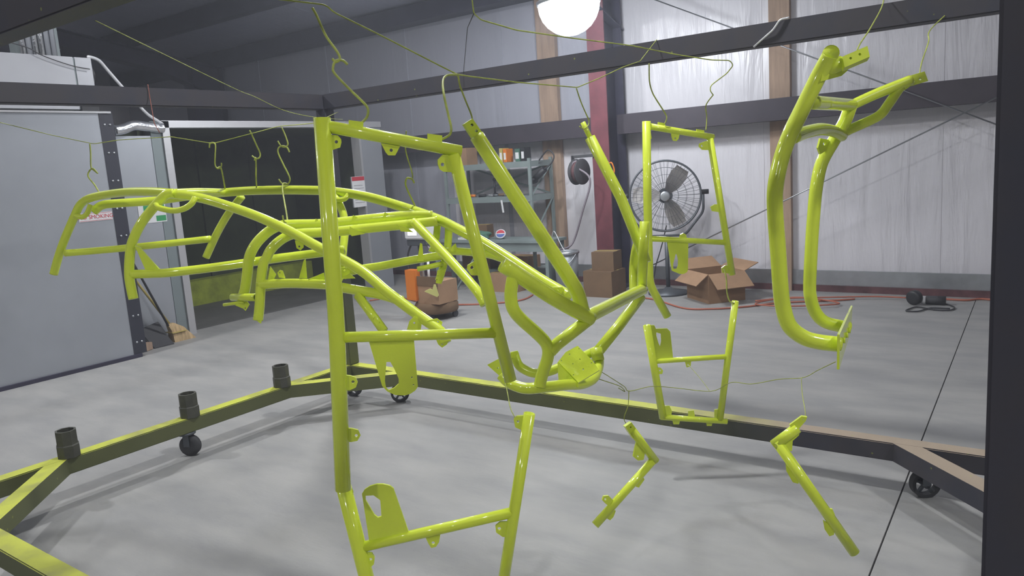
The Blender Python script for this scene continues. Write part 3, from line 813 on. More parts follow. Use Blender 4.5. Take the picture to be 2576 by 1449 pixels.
slab('funnel', facing(1088, 733, 7.05, 0), [(1068, 733), (1082, 726), (1088, 729), (1091, 716), (1096, 716), (1104, 743), (1100, 747)], [], .02, M['funnel'], pc)
tube('powder_hose', [(cx - .20, cy_ - .05, .72), (cx - .27, cy_ - .05, .60), (cx - .26, cy_ - .06, .42), (cx - .22, cy_ - .08, .25)], .009, M['cord_blk'], pc, smooth=True, n=8)
tube('powder_hose', [(cx - .02, cy_ - .08, .72), (cx + .06, cy_ - .09, .66), (cx + .03, cy_ - .10, .58)], .009, M['hose'], pc, smooth=True, n=8)

# ================================================================== ROLLING RACK
rk = thing('rolling_rack', 'dark steel rolling rack with overhead rails dusted with lime overspray', 'rack', (-1.9, 2.1, 0))
RM = M['rack']
xl, xr, yn, yf = -3.72, -0.028, 0.962, 3.24       # centre lines of the four sides
W = 0.078
zb0, zb1, zt0, zt1 = 0.130, 0.206, 1.798, 1.886
for (x, y) in ((xl, yf), (xr, yf), (xr, yn), (xl, yn)):
    box('post', (x - W / 2, y - W / 2, zb1), (x + W / 2, y + W / 2, zt1), RM, rk, bevel=.004)
box('base_rail', (xl + W / 2, yf - W / 2, zb0), (xr - W / 2, yf + W / 2, zb1), RM, rk, bevel=.004)
box('base_rail', (xl + W / 2, yn - W / 2, zb0), (xr - W / 2, yn + W / 2, zb1), RM, rk, bevel=.004)
box('base_rail', (xl - W / 2, yn - W / 2, zb0), (xl + W / 2, yf + W / 2, zb1), RM, rk, bevel=.004)
box('base_rail', (xr - W / 2, yn - W / 2, zb0), (xr + W / 2, yf + W / 2, zb1), RM, rk, bevel=.004)
box('top_rail', (xl + W / 2, yf - W / 2, zt0), (xr - W / 2, yf + W / 2, zt1), RM, rk, bevel=.004)
box('top_rail', (xl + W / 2, yn - W / 2, zt0 + .025), (xr - W / 2, yn + W / 2, zt1 + .02), RM, rk, bevel=.004)
box('top_rail', (xl - W / 2, yn + W / 2, zt0), (xl + W / 2, yf - W / 2, zt1), RM, rk, bevel=.004)
box('top_rail', (xr - W / 2, yn + W / 2, zt0), (xr + W / 2, yf - W / 2, zt1), RM, rk, bevel=.004)
k = .50
zbm = (zb0 + zb1) / 2
for (x, y, sx, sy) in ((xl, yf, 1, -1), (xr, yf, -1, -1), (xr, yn, -1, 1), (xl, yn, 1, 1)):
    bar('corner_brace', (x + sx * k, y, zbm), (x, y + sy * k, zbm), W * .95, (zb1 - zb0) * .99, RM, rk)
for y in (1.50, 2.11, 2.70):
    c = (xl + .005, y, zb1)
    lathe('pipe_socket', [(.050, 0), (.050, .055), (.046, .06), (.046, .125), (.036, .125), (.036, .03)], c, M['socket'], rk, n=8, smooth=False)
def caster(x, y, ang, spokes=False):
    f = cyl('caster_fork', (x, y, zb0 - .012), (x, y, zb0), .045, M['dk_metal'], rk, n=18)
    d = Vector((math.cos(ang), math.sin(ang), 0)); s = Vector((-d.y, d.x, 0))
    c = Vector((x, y, .056)) + d * .012
    for q in (-1, 1):
        obox('fork_plate', Vector((x, y, .09)) + d * .006 + s * q * .026, d * .016, s * .002, Vector((0, 0, .035)), M['dk_metal'], f)
    if spokes:
        Rw = .056
        g = [( [c + s * z + (d * math.cos(a) + Vector((0, 0, 1)) * math.sin(a)) * rr for a in [2 * math.pi * i / 28 for i in range(28)] for (rr, z) in ((Rw, -.016), (Rw, .016), (Rw * .76, .016), (Rw * .76, -.016))],
               [(i * 4 + j, ((i + 1) % 28) * 4 + j, ((i + 1) % 28) * 4 + (j + 1) % 4, i * 4 + (j + 1) % 4) for i in range(28) for j in range(4)])]
        V_, F_ = g[0]
        w = mk('wheel', V_, F_, M['rubber'], f)
        lathe('hub', [(.016, -.02), (.016, .02)], c, M['dk_metal'], f, axis=s, n=14)
        for i in range(5):
            a = 2 * math.pi * i / 5 + .3
            e = d * math.cos(a) + Vector((0, 0, 1)) * math.sin(a)
            bar('spoke', c + e * .012, c + e * (Rw * .78), .010, .012, M['dk_metal'], f, up=s)
    else:
        lathe('wheel', [(.03, -.018), (.054, -.016), (.056, 0), (.054, .016), (.03, .018), (.012, .022)], c, M['rubber'], f, axis=s, n=26)
caster(-3.72, 2.08, .5); caster(-3.70, 3.21, 0.2, True); caster(-3.32, 3.24, .9, True); caster(-0.44, 3.21, .62, True)
caster(-0.06, 2.1, .4); caster(-3.6, 1.0, .3); caster(-0.2, .98, .6)

# ================================================================== PAINTED FRAMES
LM = M['lime']
def T(root, name, px, r, plane=None, **kw):
    """px: (x, y) on the plane or (x, y, D)"""
    pts = [plane.at(q[0], q[1]) if len(q) == 2 else at(*q) for q in px]
    return tube(name, pts, r, LM, root, **kw)

# ---- near upper door frame
pl = vplane(at(800, 300, 1.545), at(1150, 380, 1.62))
fa = thing('door_frame', 'large lime door frame with a hanging latch plate, hung on two long hooks by the rack front', 'door frame', pl.at(1000, 700))
T(fa, 'side_tube', [(810, 296), (847, 820), (863, 1232)], .0172, pl, fil=.05, hollow=True)
T(fa, 'side_tube', [(1141, 388), (1284, 957)], .0140, pl)
T(fa, 'top_tube', [(818, 317), (1160, 381)], .0126, pl, hollow=True)
T(fa, 'cross_tube', [(855, 849), (1256, 837)], .0118, pl)
pl2 = Plane(pl.p - pl.n * 0.0, pl.n)
slab('latch_plate', pl, [(923, 842), (1040, 842), (1051, 972), (1044, 982), (1032, 990), (1019, 994), (994, 993), (974, 984), (961, 970)],
     [[(972, 910), (982, 910), (992, 928), (1003, 953), (1003, 965), (992, 975), (978, 981), (971, 974), (968, 957)], circ(1036, 949, 2.4), circ(1040, 968, 2.4)], .005, LM, fa)
for o_, h_ in (([(877, 302), (914, 307), (913, 335), (877, 330)], []), ([(1075, 336), (1112, 341), (1111, 370), (1075, 364)], []),
               ([(958, 360), (1006, 368), (1000, 380), (994, 391), (977, 391), (970, 383)], [circ(984, 378, 4.2)]),
               ([(825, 338), (850, 341), (858, 350), (859, 358), (856, 371), (828, 380)], [circ(846, 357, 4.2)]),
               ([(1140, 388), (1113, 389), (1101, 402), (1101, 412), (1106, 426), (1116, 432), (1148, 434)], [circ(1113, 414, 4.8)]),
               ([(850, 942), (880, 944), (895, 949), (900, 960), (895, 974), (880, 981), (852, 982)], [circ(888, 960, 4.2)]),
               ([(856, 1076), (885, 1077), (901, 1081), (907, 1094), (899, 1108), (883, 1111), (858, 1111)], [circ(896, 1095, 4.2)]),
               ([(1215, 652), (1195, 656), (1176, 667), (1175, 677), (1185, 692), (1220, 694)], [circ(1187, 673, 4.4)]),):
    slab('mounting_tab', pl, o_, h_, .006, LM, fa)

# ---- near lower door frame
plb = vplane(at(866, 1228, 1.735), at(1332, 1040, 1.72))
fb = thing('lower_door_frame', 'large lime lower door frame with a rounded slotted plate standing on its crossbar', 'door frame', plb.at(1100, 1400))
T(fb, 'side_tube', [(864, 1222), (921, 1449), (962, 1612)], .0172, plb, hollow=True)
T(fb, 'side_tube', [(1332, 1040), (1245, 1600)], .0132, plb, hollow=True)
T(fb, 'cross_tube', [(905, 1377), (1288, 1289)], .0122, plb)
T(fb, 'bottom_tube', [(958, 1606), (1262, 1582)], .0122, plb)
slab('latch_plate', plb, [(930, 1366), (911, 1241), (918, 1230), (931, 1222), (948, 1217), (965, 1217), (981, 1221), (990, 1228), (1030, 1342)],
     [[(920, 1246), (940, 1245), (957, 1257), (960, 1298), (951, 1301), (942, 1294), (920, 1257)]], .005, LM, fb)
for o_, h_ in (([(1330, 1044), (1300, 1046), (1292, 1054), (1296, 1074), (1324, 1086)], [circ(1303, 1060, 4)]),
               ([(1065, 1338), (1110, 1328), (1105, 1362), (1097, 1374), (1085, 1377), (1078, 1366)], [circ(1090, 1365, 4.6)]),
               ([(1292, 1312), (1258, 1312), (1246, 1322), (1248, 1338), (1264, 1349), (1286, 1351)], [circ(1256, 1329, 4.6)]),
               ([(905, 1385), (936, 1390), (943, 1402), (941, 1418), (932, 1426), (915, 1426)], [circ(933, 1406, 4)]),
               ([(866, 1228), (884, 1226), (889, 1238), (884, 1250), (868, 1252)], [])):
    slab('mounting_tab', plb, o_, h_, .006, LM, fb)

# ---- far upper door frame
ple = vplane(at(1626, 306, 3.18), at(1793, 344, 3.26))
fe = thing('door_frame', 'small looking lime door frame with a kinked leg hanging in front of the pedestal fan', 'door frame', ple.at(1720, 500))
T(fe, 'side_tube', [(1626, 305), (1629, 520), (1634, 715), (1679, 796)], .0176, ple, fil=.04, hollow=True)
T(fe, 'side_tube', [(1786, 348), (1842, 691)], .0145, ple)
T(fe, 'top_tube', [(1634, 318), (1794, 345)], .0135, ple, hollow=True)
T(fe, 'cross_tube', [(1630, 600), (1824, 610)], .0120, ple)
slab('latch_plate', ple, [(1678, 605), (1731, 607), (1730, 679), (1727, 685), (1719, 689), (1709, 689), (1690, 681)],
     [[(1699, 639), (1702, 639), (1706, 655), (1705.5, 668), (1702, 676), (1693, 676), (1693, 664)]], .005, LM, fe)
for o_, h_ in (([(1655, 307), (1673, 310), (1673, 326), (1655, 323)], []), ([(1752, 325), (1771, 328), (1771, 343), (1752, 340)], []),
               ([(1687, 330), (1710, 334), (1706, 350), (1701, 355), (1693, 354), (1690, 346)], [circ(1698, 348, 2.2)]),
               ([(1790, 354), (1774, 355), (1759, 361), (1758, 369), (1766, 377), (1792, 378)], [circ(1765, 367, 2.6)]),
               ([(1814, 514), (1797, 514), (1787, 520), (1791, 531), (1818, 535)], []), ([(1840, 667), (1824, 667), (1815, 674), (1817, 686), (1842, 689)], [circ(1821, 677, 2)]),
               ([(1709, 600), (1711, 590), (1718, 586), (1725, 590), (1728, 602)], []), ([(1628, 335), (1637, 335), (1639, 349), (1628, 351)], [])):
    slab('mounting_tab', ple, o_, h_, .006, LM, fe)

# ---- far lower door frame
plf = vplane(at(1627, 817, 3.24), at(1850, 757, 3.20))
ff = thing('lower_door_frame', 'small looking lime lower door frame hung by a wire above the back base rail', 'door frame', plf.at(1740, 940))
T(ff, 'side_tube', [(1627, 818), (1668, 1052)], .0162, plf, hollow=True)
T(ff, 'side_tube', [(1850, 757), (1811, 1056)], .0142, plf, hollow=True)
T(ff, 'cross_tube', [(1644, 909), (1828, 897)], .0112, plf)
T(ff, 'bottom_tube', [(1662, 1049), (1829, 1060)], .0126, plf, hollow=True)
slab('latch_plate', plf, [(1643, 912), (1637, 838), (1645, 827), (1678, 826), (1686, 834), (1694, 909)],
     [[(1651, 836), (1662, 839), (1663, 859), (1660, 871), (1656, 862), (1651, 844)]], .005, LM, ff)
for o_, h_ in (([(1642, 922), (1662, 925), (1668, 932), (1666, 940), (1648, 942)], [circ(1660, 932, 2.2)]), ([(1720, 900), (1740, 900), (1737, 921), (1727, 924)], [circ(1731, 918, 2)]),
               ([(1668, 1022), (1684, 1020), (1690, 1034), (1688, 1050), (1672, 1052)], []), ([(1731, 1034), (1745, 1032), (1750, 1056), (1731, 1056)], []),
               ([(1797, 1030), (1812, 1028), (1812, 1058), (1797, 1056)], []), ([(1690, 1054), (1712, 1054), (1708, 1067), (1694, 1067)], []), ([(1775, 1058), (1794, 1058), (1790, 1071), (1778, 1071)], []),
               ([(1630, 818), (1646, 818), (1650, 828), (1642, 836), (1632, 836)], [])):
    slab('mounting_tab', plf, o_, h_, .006, LM, ff)

# ---- tall bumper guard on the right
gg = thing('bumper_guard', 'tall lime bumper guard of two curved uprights hung beside the right rack post', 'bumper', at(2010, 600, 2.15))
N_, Fz = 1.92, 2.42
T(gg, 'upright', [(2090, 134, N_ - .03), (2087, 141, N_ - .02), (2058, 194, N_), (2019, 273, N_ + .01), (1986, 342, N_ + .01), (1965, 402, N_ + .02), (1951, 470, N_ + .02), (1950, 530, N_ + .03), (1957, 625, N_ + .04), (1963, 714, N_ + .05), (1969, 767, N_ + .06), (1985, 818, N_ + .06), (2020, 848, N_ + .06), (2060, 860, N_ + .06), (2112, 866, N_ + .06)], .0200, smooth=True, n=18)
T(gg, 'upright', [(2142, 262, Fz - .02), (2124, 308, Fz - .01), (2100, 350, Fz), (2068, 408, Fz), (2054, 470, Fz), (2047, 540, Fz + .01), (2042, 610, Fz + .02), (2037, 714, Fz + .03), (2040, 752, Fz + .03), (2053, 788, Fz + .04), (2080, 812, Fz + .04), (2136, 824, Fz + .04)], .0198, smooth=True, n=18)
T(gg, 'upper_cross_tube', [(2036, 256, N_ + .03), (2060, 259, 2.05), (2142, 264, Fz - .02)], .0185, fil=.05)
T(gg, 'upper_arm', [(2136, 268, Fz - .02), (2205, 236, Fz), (2290, 202, Fz + .02)], .0165, smooth=True)
T(gg, 'lower_cross_tube', [(1996, 345, N_ + .04), (2030, 332, 2.08), (2068, 325, 2.22), (2098, 331, 2.33), (2118, 342, Fz - .01)], .0175, smooth=True)
T(gg, 'lower_arm', [(2106, 346, Fz - .01), (2129, 330, Fz), (2191, 302, Fz), (2217, 286, Fz), (2234, 264, Fz + .01), (2264, 220, Fz + .02)], .0155, smooth=True)
T(gg, 'gusset_arm', [(2072, 178, N_), (2120, 158, N_ - .01)], .0185, fil=.01)
p1 = Plane(at(2150, 145, N_ - .02), (fwd + Vector((0, 0, -.5))).normalized())
slab('mounting_plate', p1, [(2116, 148), (2179, 121), (2185, 148), (2122, 175)], [circ(2137, 152, 3.4), circ(2160, 142, 3.4)], .016, LM, gg)
slab('gusset', facing(2100, 175, N_, .4), [(2072, 150), (2118, 158), (2128, 178), (2112, 192), (2060, 206)], [], .012, LM, gg)
p2 = facing(2300, 200, Fz + .03, 0)
slab('mounting_plate', p2, [(2276, 194), (2324, 180), (2333, 204), (2284, 219)], [circ(2295, 205, 3.6), circ(2313, 199, 3.6)], .010, LM, gg)
slab('gusset', facing(2270, 212, Fz + .02, -.2), [(2240, 218), (2280, 194), (2288, 218), (2262, 236)], [], .010, LM, gg)
slab('mounting_tab', facing(2070, 368, Fz - .03, .7), [(2062, 348), (2084, 352), (2078, 378), (2062, 388), (2056, 372)], [circ(2072, 362, 4.0)], .006, LM, gg)
# bottom mounting plate joins both uprights
Pn = at(2112, 866, N_ + .06); Pf = at(2136, 824, Fz + .04)
pn = Plane(Pn, (Pf - Pn).cross(Vector((0, 0, 1)) + (Pf - Pn).normalized() * .15))
dv = (Pf - Pn).normalized(); uvv = pn.n.cross(dv).normalized()
if uvv.z < 0: uvv = -uvv
c0 = (Pn + Pf) / 2
L2 = (Pf - Pn).length / 2 + .055
quad = [c0 - dv * L2 + uvv * .030, c0 + dv * (L2 + .13) + uvv * .060, c0 + dv * L2 - uvv * .02, c0 - dv * (L2 - .1) - uvv * .05, c0 - dv * L2 - uvv * .058]
bpl = mk('base_plate', [q + pn.n * s for s in (-.003, .003) for q in quad], [(0, 1, 2, 3, 4), (9, 8, 7, 6, 5)] + [(i, (i + 1) % 5, (i + 1) % 5 + 5, i + 5) for i in range(5)], LM, gg)
for k in range(3):
    q = c0 + dv * (k - 1) * .16
    lathe('plate_bolt', [(.008, 0), (.008, .006)], q + pn.n * .003, LM, bpl, axis=pn.n, n=10)
    lathe('plate_bolt', [(.008, 0), (.008, .006)], q - pn.n * .003, LM, bpl, axis=-pn.n, n=10)

# ---- two small angle brackets
ph = facing(1600, 1180, 2.45, .35)
hb = thing('corner_bracket', 'small lime angle bracket hanging point first between the two door frames', 'bracket', ph.at(1600, 1180))
T(hb, 'short_tube', [(1590, 1082), (1649, 1160)], .0135, ph)
T(hb, 'long_tube', [(1641, 1160), (1497, 1321)], .0135, ph, hollow=True)
slab('mounting_plate', ph, [(1570, 1072), (1586, 1061), (1606, 1088), (1590, 1102)], [circ(1584, 1073, 2.2), circ(1593, 1085, 2.2)], .014, LM, hb)
for o_, h_ in (([(1600, 1112), (1622, 1136), (1618, 1156), (1604, 1158), (1592, 1148), (1596, 1128)], [circ(1604, 1147, 2.6)]),
               ([(1612, 1186), (1620, 1206), (1606, 1226), (1594, 1222), (1590, 1206)], []),
               ([(1546, 1262), (1530, 1246), (1518, 1247), (1514, 1257), (1522, 1266), (1536, 1276)], [circ(1522, 1255, 3.2)]),
               ([(1530, 1280), (1548, 1284), (1542, 1300), (1534, 1308), (1520, 1300)], [])):
    slab('mounting_tab', ph, o_, h_, .006, LM, hb)
pi_ = facing(2040, 1230, 2.15, -.25)
ib = thing('corner_bracket', 'lime angle bracket pointing left beside the right end of the base rail', 'bracket', pi_.at(2040, 1230))
T(ib, 'short_tube', [(1946, 1120), (2006, 1076)], .0150, pi_)
T(ib, 'long_tube', [(1952, 1108), (2150, 1391)], .0150, pi_, hollow=True)
slab('mounting_plate', pi_, [(1996, 1088), (1986, 1068), (2016, 1046), (2030, 1048), (2026, 1058), (2010, 1076)], [circ(2020, 1054, 2.5)], .010, LM, ib)
for o_, h_ in (([(1990, 1070), (2012, 1080), (2010, 1094), (1994, 1108), (1992, 1134), (1978, 1132), (1966, 1118)], [circ(1998, 1092, 3)]),
               ([(1975, 1158), (1978, 1184), (1994, 1212), (2008, 1216), (2012, 1196)], []),
               ([(2068, 1290), (2080, 1278), (2094, 1280), (2100, 1294), (2096, 1306), (2080, 1312)], [circ(2088, 1292, 4)]),
               ([(2070, 1308), (2074, 1330), (2086, 1348), (2098, 1344), (2096, 1324)], [])):
    slab('mounting_tab', pi_, o_, h_, .006, LM, ib)

# ---- front roll cage (centre)
dd = thing('front_roll_cage', 'lime front roll cage with an S bent tube and a square drilled plate', 'roll cage', at(1450, 800, 2.05))
Jd = 1.99
T(dd, 'front_arm', [(1199, 342, 1.93), (1303, 503, 1.94), (1402, 653, 1.96), (1437, 708, 1.97), (1455, 742, 1.98), (1464, 777, 1.985), (1474, 800, Jd)], .0188, smooth=True, n=18)
slab('mounting_plate', facing(1190, 325, 1.93, .25), [(1165, 313), (1186, 299), (1214, 339), (1191, 353)], [circ(1185, 315, 3.8), circ(1196, 330, 3.8)], .026, LM, dd)
T(dd, 'dash_tube', [(1264, 666, 1.86), (1391, 750, 1.92), (1488, 803, Jd)], .0182, smooth=True, n=18)
T(dd, 'bent_tube', [(1293, 690, 1.875), (1288, 715, 1.88), (1285, 745, 1.89), (1291, 777, 1.90), (1311, 803, 1.92), (1348, 836, 1.95), (1371, 860, 1.97), (1379, 880, 1.98), (1377, 903, 1.99), (1368, 930, 2.0), (1360, 958, 2.01), (1357, 974, 2.01)], .0160, smooth=True, n=18)
T(dd, 'brace_tube', [(1484, 801, Jd), (1402, 865, 1.985), (1384, 884, 1.98)], .0165, n=18)
T(dd, 'cross_tube', [(1478, 797, Jd), (1500, 786, 2.04), (1560, 756, 2.24), (1617, 728, 2.46)], .0180, smooth=True, n=18)
T(dd, 'brace_tube', [(1503, 886, 2.33), (1555, 822, 2.42), (1612, 746, 2.50)], .0172, n=18)
T(dd, 'front_arm', [(1484, 346, 2.52), (1562, 498, 2.52), (1612, 622, 2.51), (1624, 660, 2.50)], .0178, n=18)
T(dd, 'arm_spigot', [(1466, 308, 2.52), (1486, 350, 2.52)], .0085)
T(dd, 'side_upright', [(1622, 557, 2.44), (1618, 640, 2.45), (1614, 735, 2.46)], .0160, n=18)
T(dd, 'side_upright', [(1610, 600, 2.56), (1600, 632, 2.57), (1595, 677, 2.58), (1596, 745, 2.56)], .0165, smooth=True, n=18)
T(dd, 'lower_ring', [(1262, 944, 2.06), (1277, 960, 2.05), (1298, 971, 2.03), (1324, 977, 2.02), (1360, 975, 2.02), (1425, 968, 2.08), (1462, 966, 2.14), (1490, 954, 2.20), (1503, 932, 2.26), (1507, 908, 2.31), (1504, 884, 2.33)], .0150, smooth=True, n=16)
T(dd, 'lower_ring', [(1293, 888, 2.30), (1304, 917, 2.29), (1324, 932, 2.28), (1347, 939, 2.27), (1378, 935, 2.26), (1406, 925, 2.27), (1450, 905, 2.30), (1484, 889, 2.33), (1505, 880, 2.34)], .0140, smooth=True, n=16)
T(dd, 'joint_collar', [(1499, 877, 2.30), (1505, 907, 2.29)], .0185, n=16)
slab('side_bracket', facing(1250, 920, 2.08, -.4), [(1227, 917), (1259, 900), (1282, 930), (1284, 955), (1262, 948)], [circ(1254, 925, 2.6)], .008, LM, dd)
slab('mounting_tab', facing(1295, 888, 2.28, .2), [(1284, 886), (1302, 882), (1303, 888), (1294, 900), (1285, 900)], [], .005, LM, dd)
# drilled square plate, tilted up towards the lamps
Pd = Plane(at(1455, 918, 2.12), (fwd + Vector((0, 0, -.75))).normalized())
slab('drilled_plate', Pd, [(1404, 911), (1423, 887), (1453, 871), (1488, 906), (1508, 932), (1455, 964)],
     [circ(1456.6, 878.7, 1.8, 8), circ(1433, 892.7, 1.8, 8), circ(1458.5, 904.8, 1.8, 8), circ(1441, 916.5, 1.8, 8), circ(1467, 930, 2.2, 8), circ(1442.7, 944, 1.8, 8), circ(1488, 914, 1.8, 8), circ(1412, 908.6, 1.8, 8)], .006, LM, dd)
pv = [Pd.at(1404, 911), Pd.at(1455, 964), Pd.at(1455, 964) + Vector((0, 0, -.012)), Pd.at(1404, 911) + Vector((0, 0, -.05))]
nn = (pv[1] - pv[0]).cross(Vector((0, 0, 1))).normalized() * .003
mk('plate_lip', [p + nn * s for s in (-1, 1) for p in pv], [(0, 1, 2, 3), (4, 7, 6, 5)] + [(i, (i + 1) % 4, (i + 1) % 4 + 4, i + 4) for i in range(4)], LM, dd)

# ---- rear roll cage (left)
rc = thing('rear_roll_cage', 'long lime rear roll cage with sweeping rails and curved legs on the left', 'roll cage', at(700, 600, 2.6))
def C(name, px, r, **kw):
    kw.setdefault('smooth', True)
    return T(rc, name, px, r, **kw)
C('side_rail', [(425, 488, 2.60), (470, 492, 2.58), (524, 503, 2.55), (594, 525, 2.50), (663, 551, 2.46), (731, 583, 2.42), (800, 621, 2.37), (905, 678, 2.31), (975, 735, 2.26), (1044, 787, 2.22), (1108, 834, 2.18), (1122, 862, 2.17)], .0158, n=18)
C('rear_hoop', [(135, 690, 3.06), (148, 643, 3.05), (165, 596, 3.03), (188, 543, 3.01), (203, 514, 3.0), (228, 498, 2.97), (272, 489, 2.90), (326, 483, 2.80), (390, 483, 2.68), (440, 487, 2.60)], .0156, n=18)
C('leg', [(437, 486, 2.58), (418, 490, 2.58), (391, 517, 2.58), (356, 561, 2.58), (334, 606, 2.58), (327, 640, 2.58), (325, 690, 2.58), (330, 725, 2.58), (336, 752, 2.58)], .0158, n=18)
C('far_rail', [(236, 532, 3.02), (258, 516, 3.02), (304, 511, 3.02), (391, 505, 3.02), (470, 494, 3.02), (560, 485, 3.0), (628, 480, 2.96), (714, 478, 2.88), (794, 479, 2.82), (841, 482, 2.78), (919, 494, 2.70), (998, 516, 2.63), (1097, 550, 2.54), (1149, 575, 2.48), (1219, 612, 2.41), (1289, 656, 2.34), (1359, 702, 2.27), (1411, 733, 2.22), (1430, 745, 2.2)], .0168, n=18)
C('far_brace', [(440, 486, 2.62), (500, 483, 2.80), (560, 484, 2.98)], .0150)
C('leg', [(608, 494, 3.02), (573, 540, 3.06), (545, 589, 3.09), (518, 648, 3.1)], .0150, n=18)
C('lower_bar', [(163, 637, 3.03), (315, 624, 3.06), (530, 601, 3.09)], .0138)
C('lower_bar', [(330, 690, 2.58), (390, 688, 2.58), (435, 685, 2.58), (560, 670, 2.60), (690, 651, 2.61), (800, 637, 2.62), (866, 628, 2.62)], .0150)
slab('gusset', facing(370, 650, 2.58, .2), [(340, 618), (352, 622), (408, 684), (398, 694), (372, 690)], [], .012, LM, rc)
C('grab_loop', [(392, 515, 2.56), (400, 523, 2.55), (435, 530, 2.54), (463, 525, 2.53), (482, 512, 2.53), (490, 498, 2.54)], .0098)
C('grab_loop', [(190, 543, 2.99), (206, 546, 2.98), (219, 537, 2.98), (228, 515, 2.98)], .0098)
C('main_hoop', [(608, 752, 2.54), (616, 730, 2.54), (622, 690, 2.54), (628, 645, 2.54), (646, 611, 2.54), (676, 582, 2.54), (705, 568, 2.54), (740, 565, 2.54), (800, 564, 2.54), (851, 560, 2.54), (998, 545, 2.52), (1088, 543, 2.51)], .0170, n=18)
C('main_hoop', [(649, 806, 2.46), (653, 770, 2.46), (657, 705, 2.46), (663, 663, 2.46), (670, 650, 2.46), (682, 627, 2.46), (705, 605, 2.47), (731, 591, 2.48), (760, 587, 2.48), (808, 585, 2.49), (851, 582, 2.49), (919, 575, 2.49), (998, 567, 2.49), (1100, 556, 2.50)], .0158, n=18)
C('stub_tube', [(585, 748, 2.56), (645, 748, 2.47)], .0125, smooth=False, hollow=True)
C('pin', [(563, 767, 2.56), (612, 760, 2.53)], .0055, smooth=False)
C('mid_tube', [(652, 716, 2.46), (731, 713, 2.42), (817, 716, 2.37), (868, 725, 2.33), (954, 740, 2.28), (1010, 757, 2.25)], .0152, n=18)
C('mid_tube', [(846, 692, 2.56), (908, 677, 2.55), (960, 669, 2.54), (1045, 653, 2.52), (1128, 640, 2.50)], .0138, n=18)
C('diagonal_tube', [(1040, 558, 2.48), (1097, 617, 2.40), (1149, 673, 2.32), (1200, 732, 2.24), (1220, 766, 2.22)], .0146, n=18)
C('rear_strut', [(1129, 566, 2.54), (1128, 600, 2.54), (1125, 626, 2.54), (1116, 666, 2.53), (1104, 706, 2.52)], .0128)
C('rear_strut', [(1101, 560, 2.56), (1097, 600, 2.56), (1086, 634, 2.55)], .0118)
C('link_tube', [(1118, 634, 2.50), (1139, 632, 2.49), (1180, 634, 2.46), (1235, 641, 2.40), (1290, 660, 2.34)], .0128)
C('link_tube', [(1050, 677, 2.50), (1085, 670, 2.50), (1112, 663, 2.51)], .0085, smooth=False)
C('lower_strut', [(900, 742, 2.30), (936, 791, 2.28), (966, 833, 2.26)], .0140, smooth=False)
C('centre_hoop', [(838, 492, 2.76), (852, 510, 2.74), (864, 540, 2.72), (868, 575, 2.70), (864, 620, 2.67), (858, 680, 2.63), (854, 698, 2.60)], .0142)
C('grab_loop', [(832, 492, 2.74), (846, 502, 2.72), (866, 501, 2.72), (876, 490, 2.73)], .0090)
def ctab(px, D, holes=(), th=.006, yaw=.2):
    x = sum(p[0] for p in px) / len(px); y = sum(p[1] for p in px) / len(px)
    slab('mounting_tab', facing(x, y, D, yaw), px, [circ(*h) for h in holes], th, LM, rc)
ctab([(1074, 806), (1100, 801), (1113, 810), (1109, 822), (1092, 834), (1078, 826)], 2.19, [(1101, 810, 2.6)])
ctab([(1096, 852), (1132, 850), (1124, 866), (1112, 874), (1102, 866)], 2.17, [(1112, 866, 2)])
ctab([(1024, 829), (1030, 808), (1042, 796), (1062, 806), (1058, 830)], 2.20, [(1042, 812, 2.8)])
ctab([(702, 698), (698, 686), (704, 679), (712, 682), (718, 700)], 2.43, [(704, 686, 2)])
ctab([(752, 700), (764, 655), (769, 652), (773, 700)], 2.41)
ctab([(680, 670), (695, 690), (690, 702), (674, 704)], 2.45)
ctab([(742, 605), (764, 608), (764, 622), (756, 630), (746, 624)], 2.40, [(753, 620, 2.5)])
ctab([(776, 702), (815, 686), (818, 706), (780, 708)], 2.39)
ctab([(854, 672), (880, 674), (880, 690), (870, 702), (856, 700)], 2.36, [(867, 680, 3)])
ctab([(858, 700), (880, 688), (894, 700), (896, 722), (860, 722)], 2.33, [(860, 704, 2.4)])
ctab([(1049, 657), (1057, 611), (1062, 613), (1066, 657)], 2.50)
ctab([(1096, 712), (1100, 680), (1122, 676), (1110, 714)], 2.51, [(1101, 694, 1.8), (1099, 703, 1.8)])
ctab([(592, 768), (600, 758), (622, 758), (628, 766), (622, 776), (618, 782), (612, 776)], 2.54, [(617, 775, 2)])
ctab([(638, 792), (661, 792), (657, 814), (648, 808)], 2.45, [(647, 796, 2)])
ctab([(943, 795), (975, 834), (962, 838), (938, 806)], 2.26, [(955, 811, 2), (961, 823, 2)], .010)
ctab([(790, 566), (794, 550), (800, 552), (803, 566)], 2.53)
ctab([(884, 556), (888, 541), (900, 547), (910, 553)], 2.52)
ctab([(962, 548), (968, 533), (980, 541), (990, 545)], 2.51)
ctab([(880, 570), (905, 583), (918, 588), (885, 594), (878, 586)], 2.47)
ctab([(1000, 566), (1020, 570), (1040, 584), (1008, 582)], 2.47)
ctab([(1390, 722), (1414, 722), (1436, 745), (1424, 750)], 2.20, [(1403, 728, 2)])
ctab([(1134, 632), (1137, 620), (1146, 612), (1152, 634)], 2.47)

# ================================================================== WIRES AND HOOKS
WM, BW = M['wire'], M['bare_wire']
def wire(name, px, r, m, label, cat='wire', group=None, smooth=False, fil=.012, n=8):
    pts = [at(*q) for q in px]
    return tag(tube(name, pts, r, m, smooth=smooth, fil=fil, n=n), label, cat, group)
def onrail(x, y, plane):
    P = plane.at(x, y); return (x, y, (P - EYE).dot(fwd))
FR = YP(yn + W / 2); BR = YP(yf - W / 2); LR = XP(xl + W / 2)
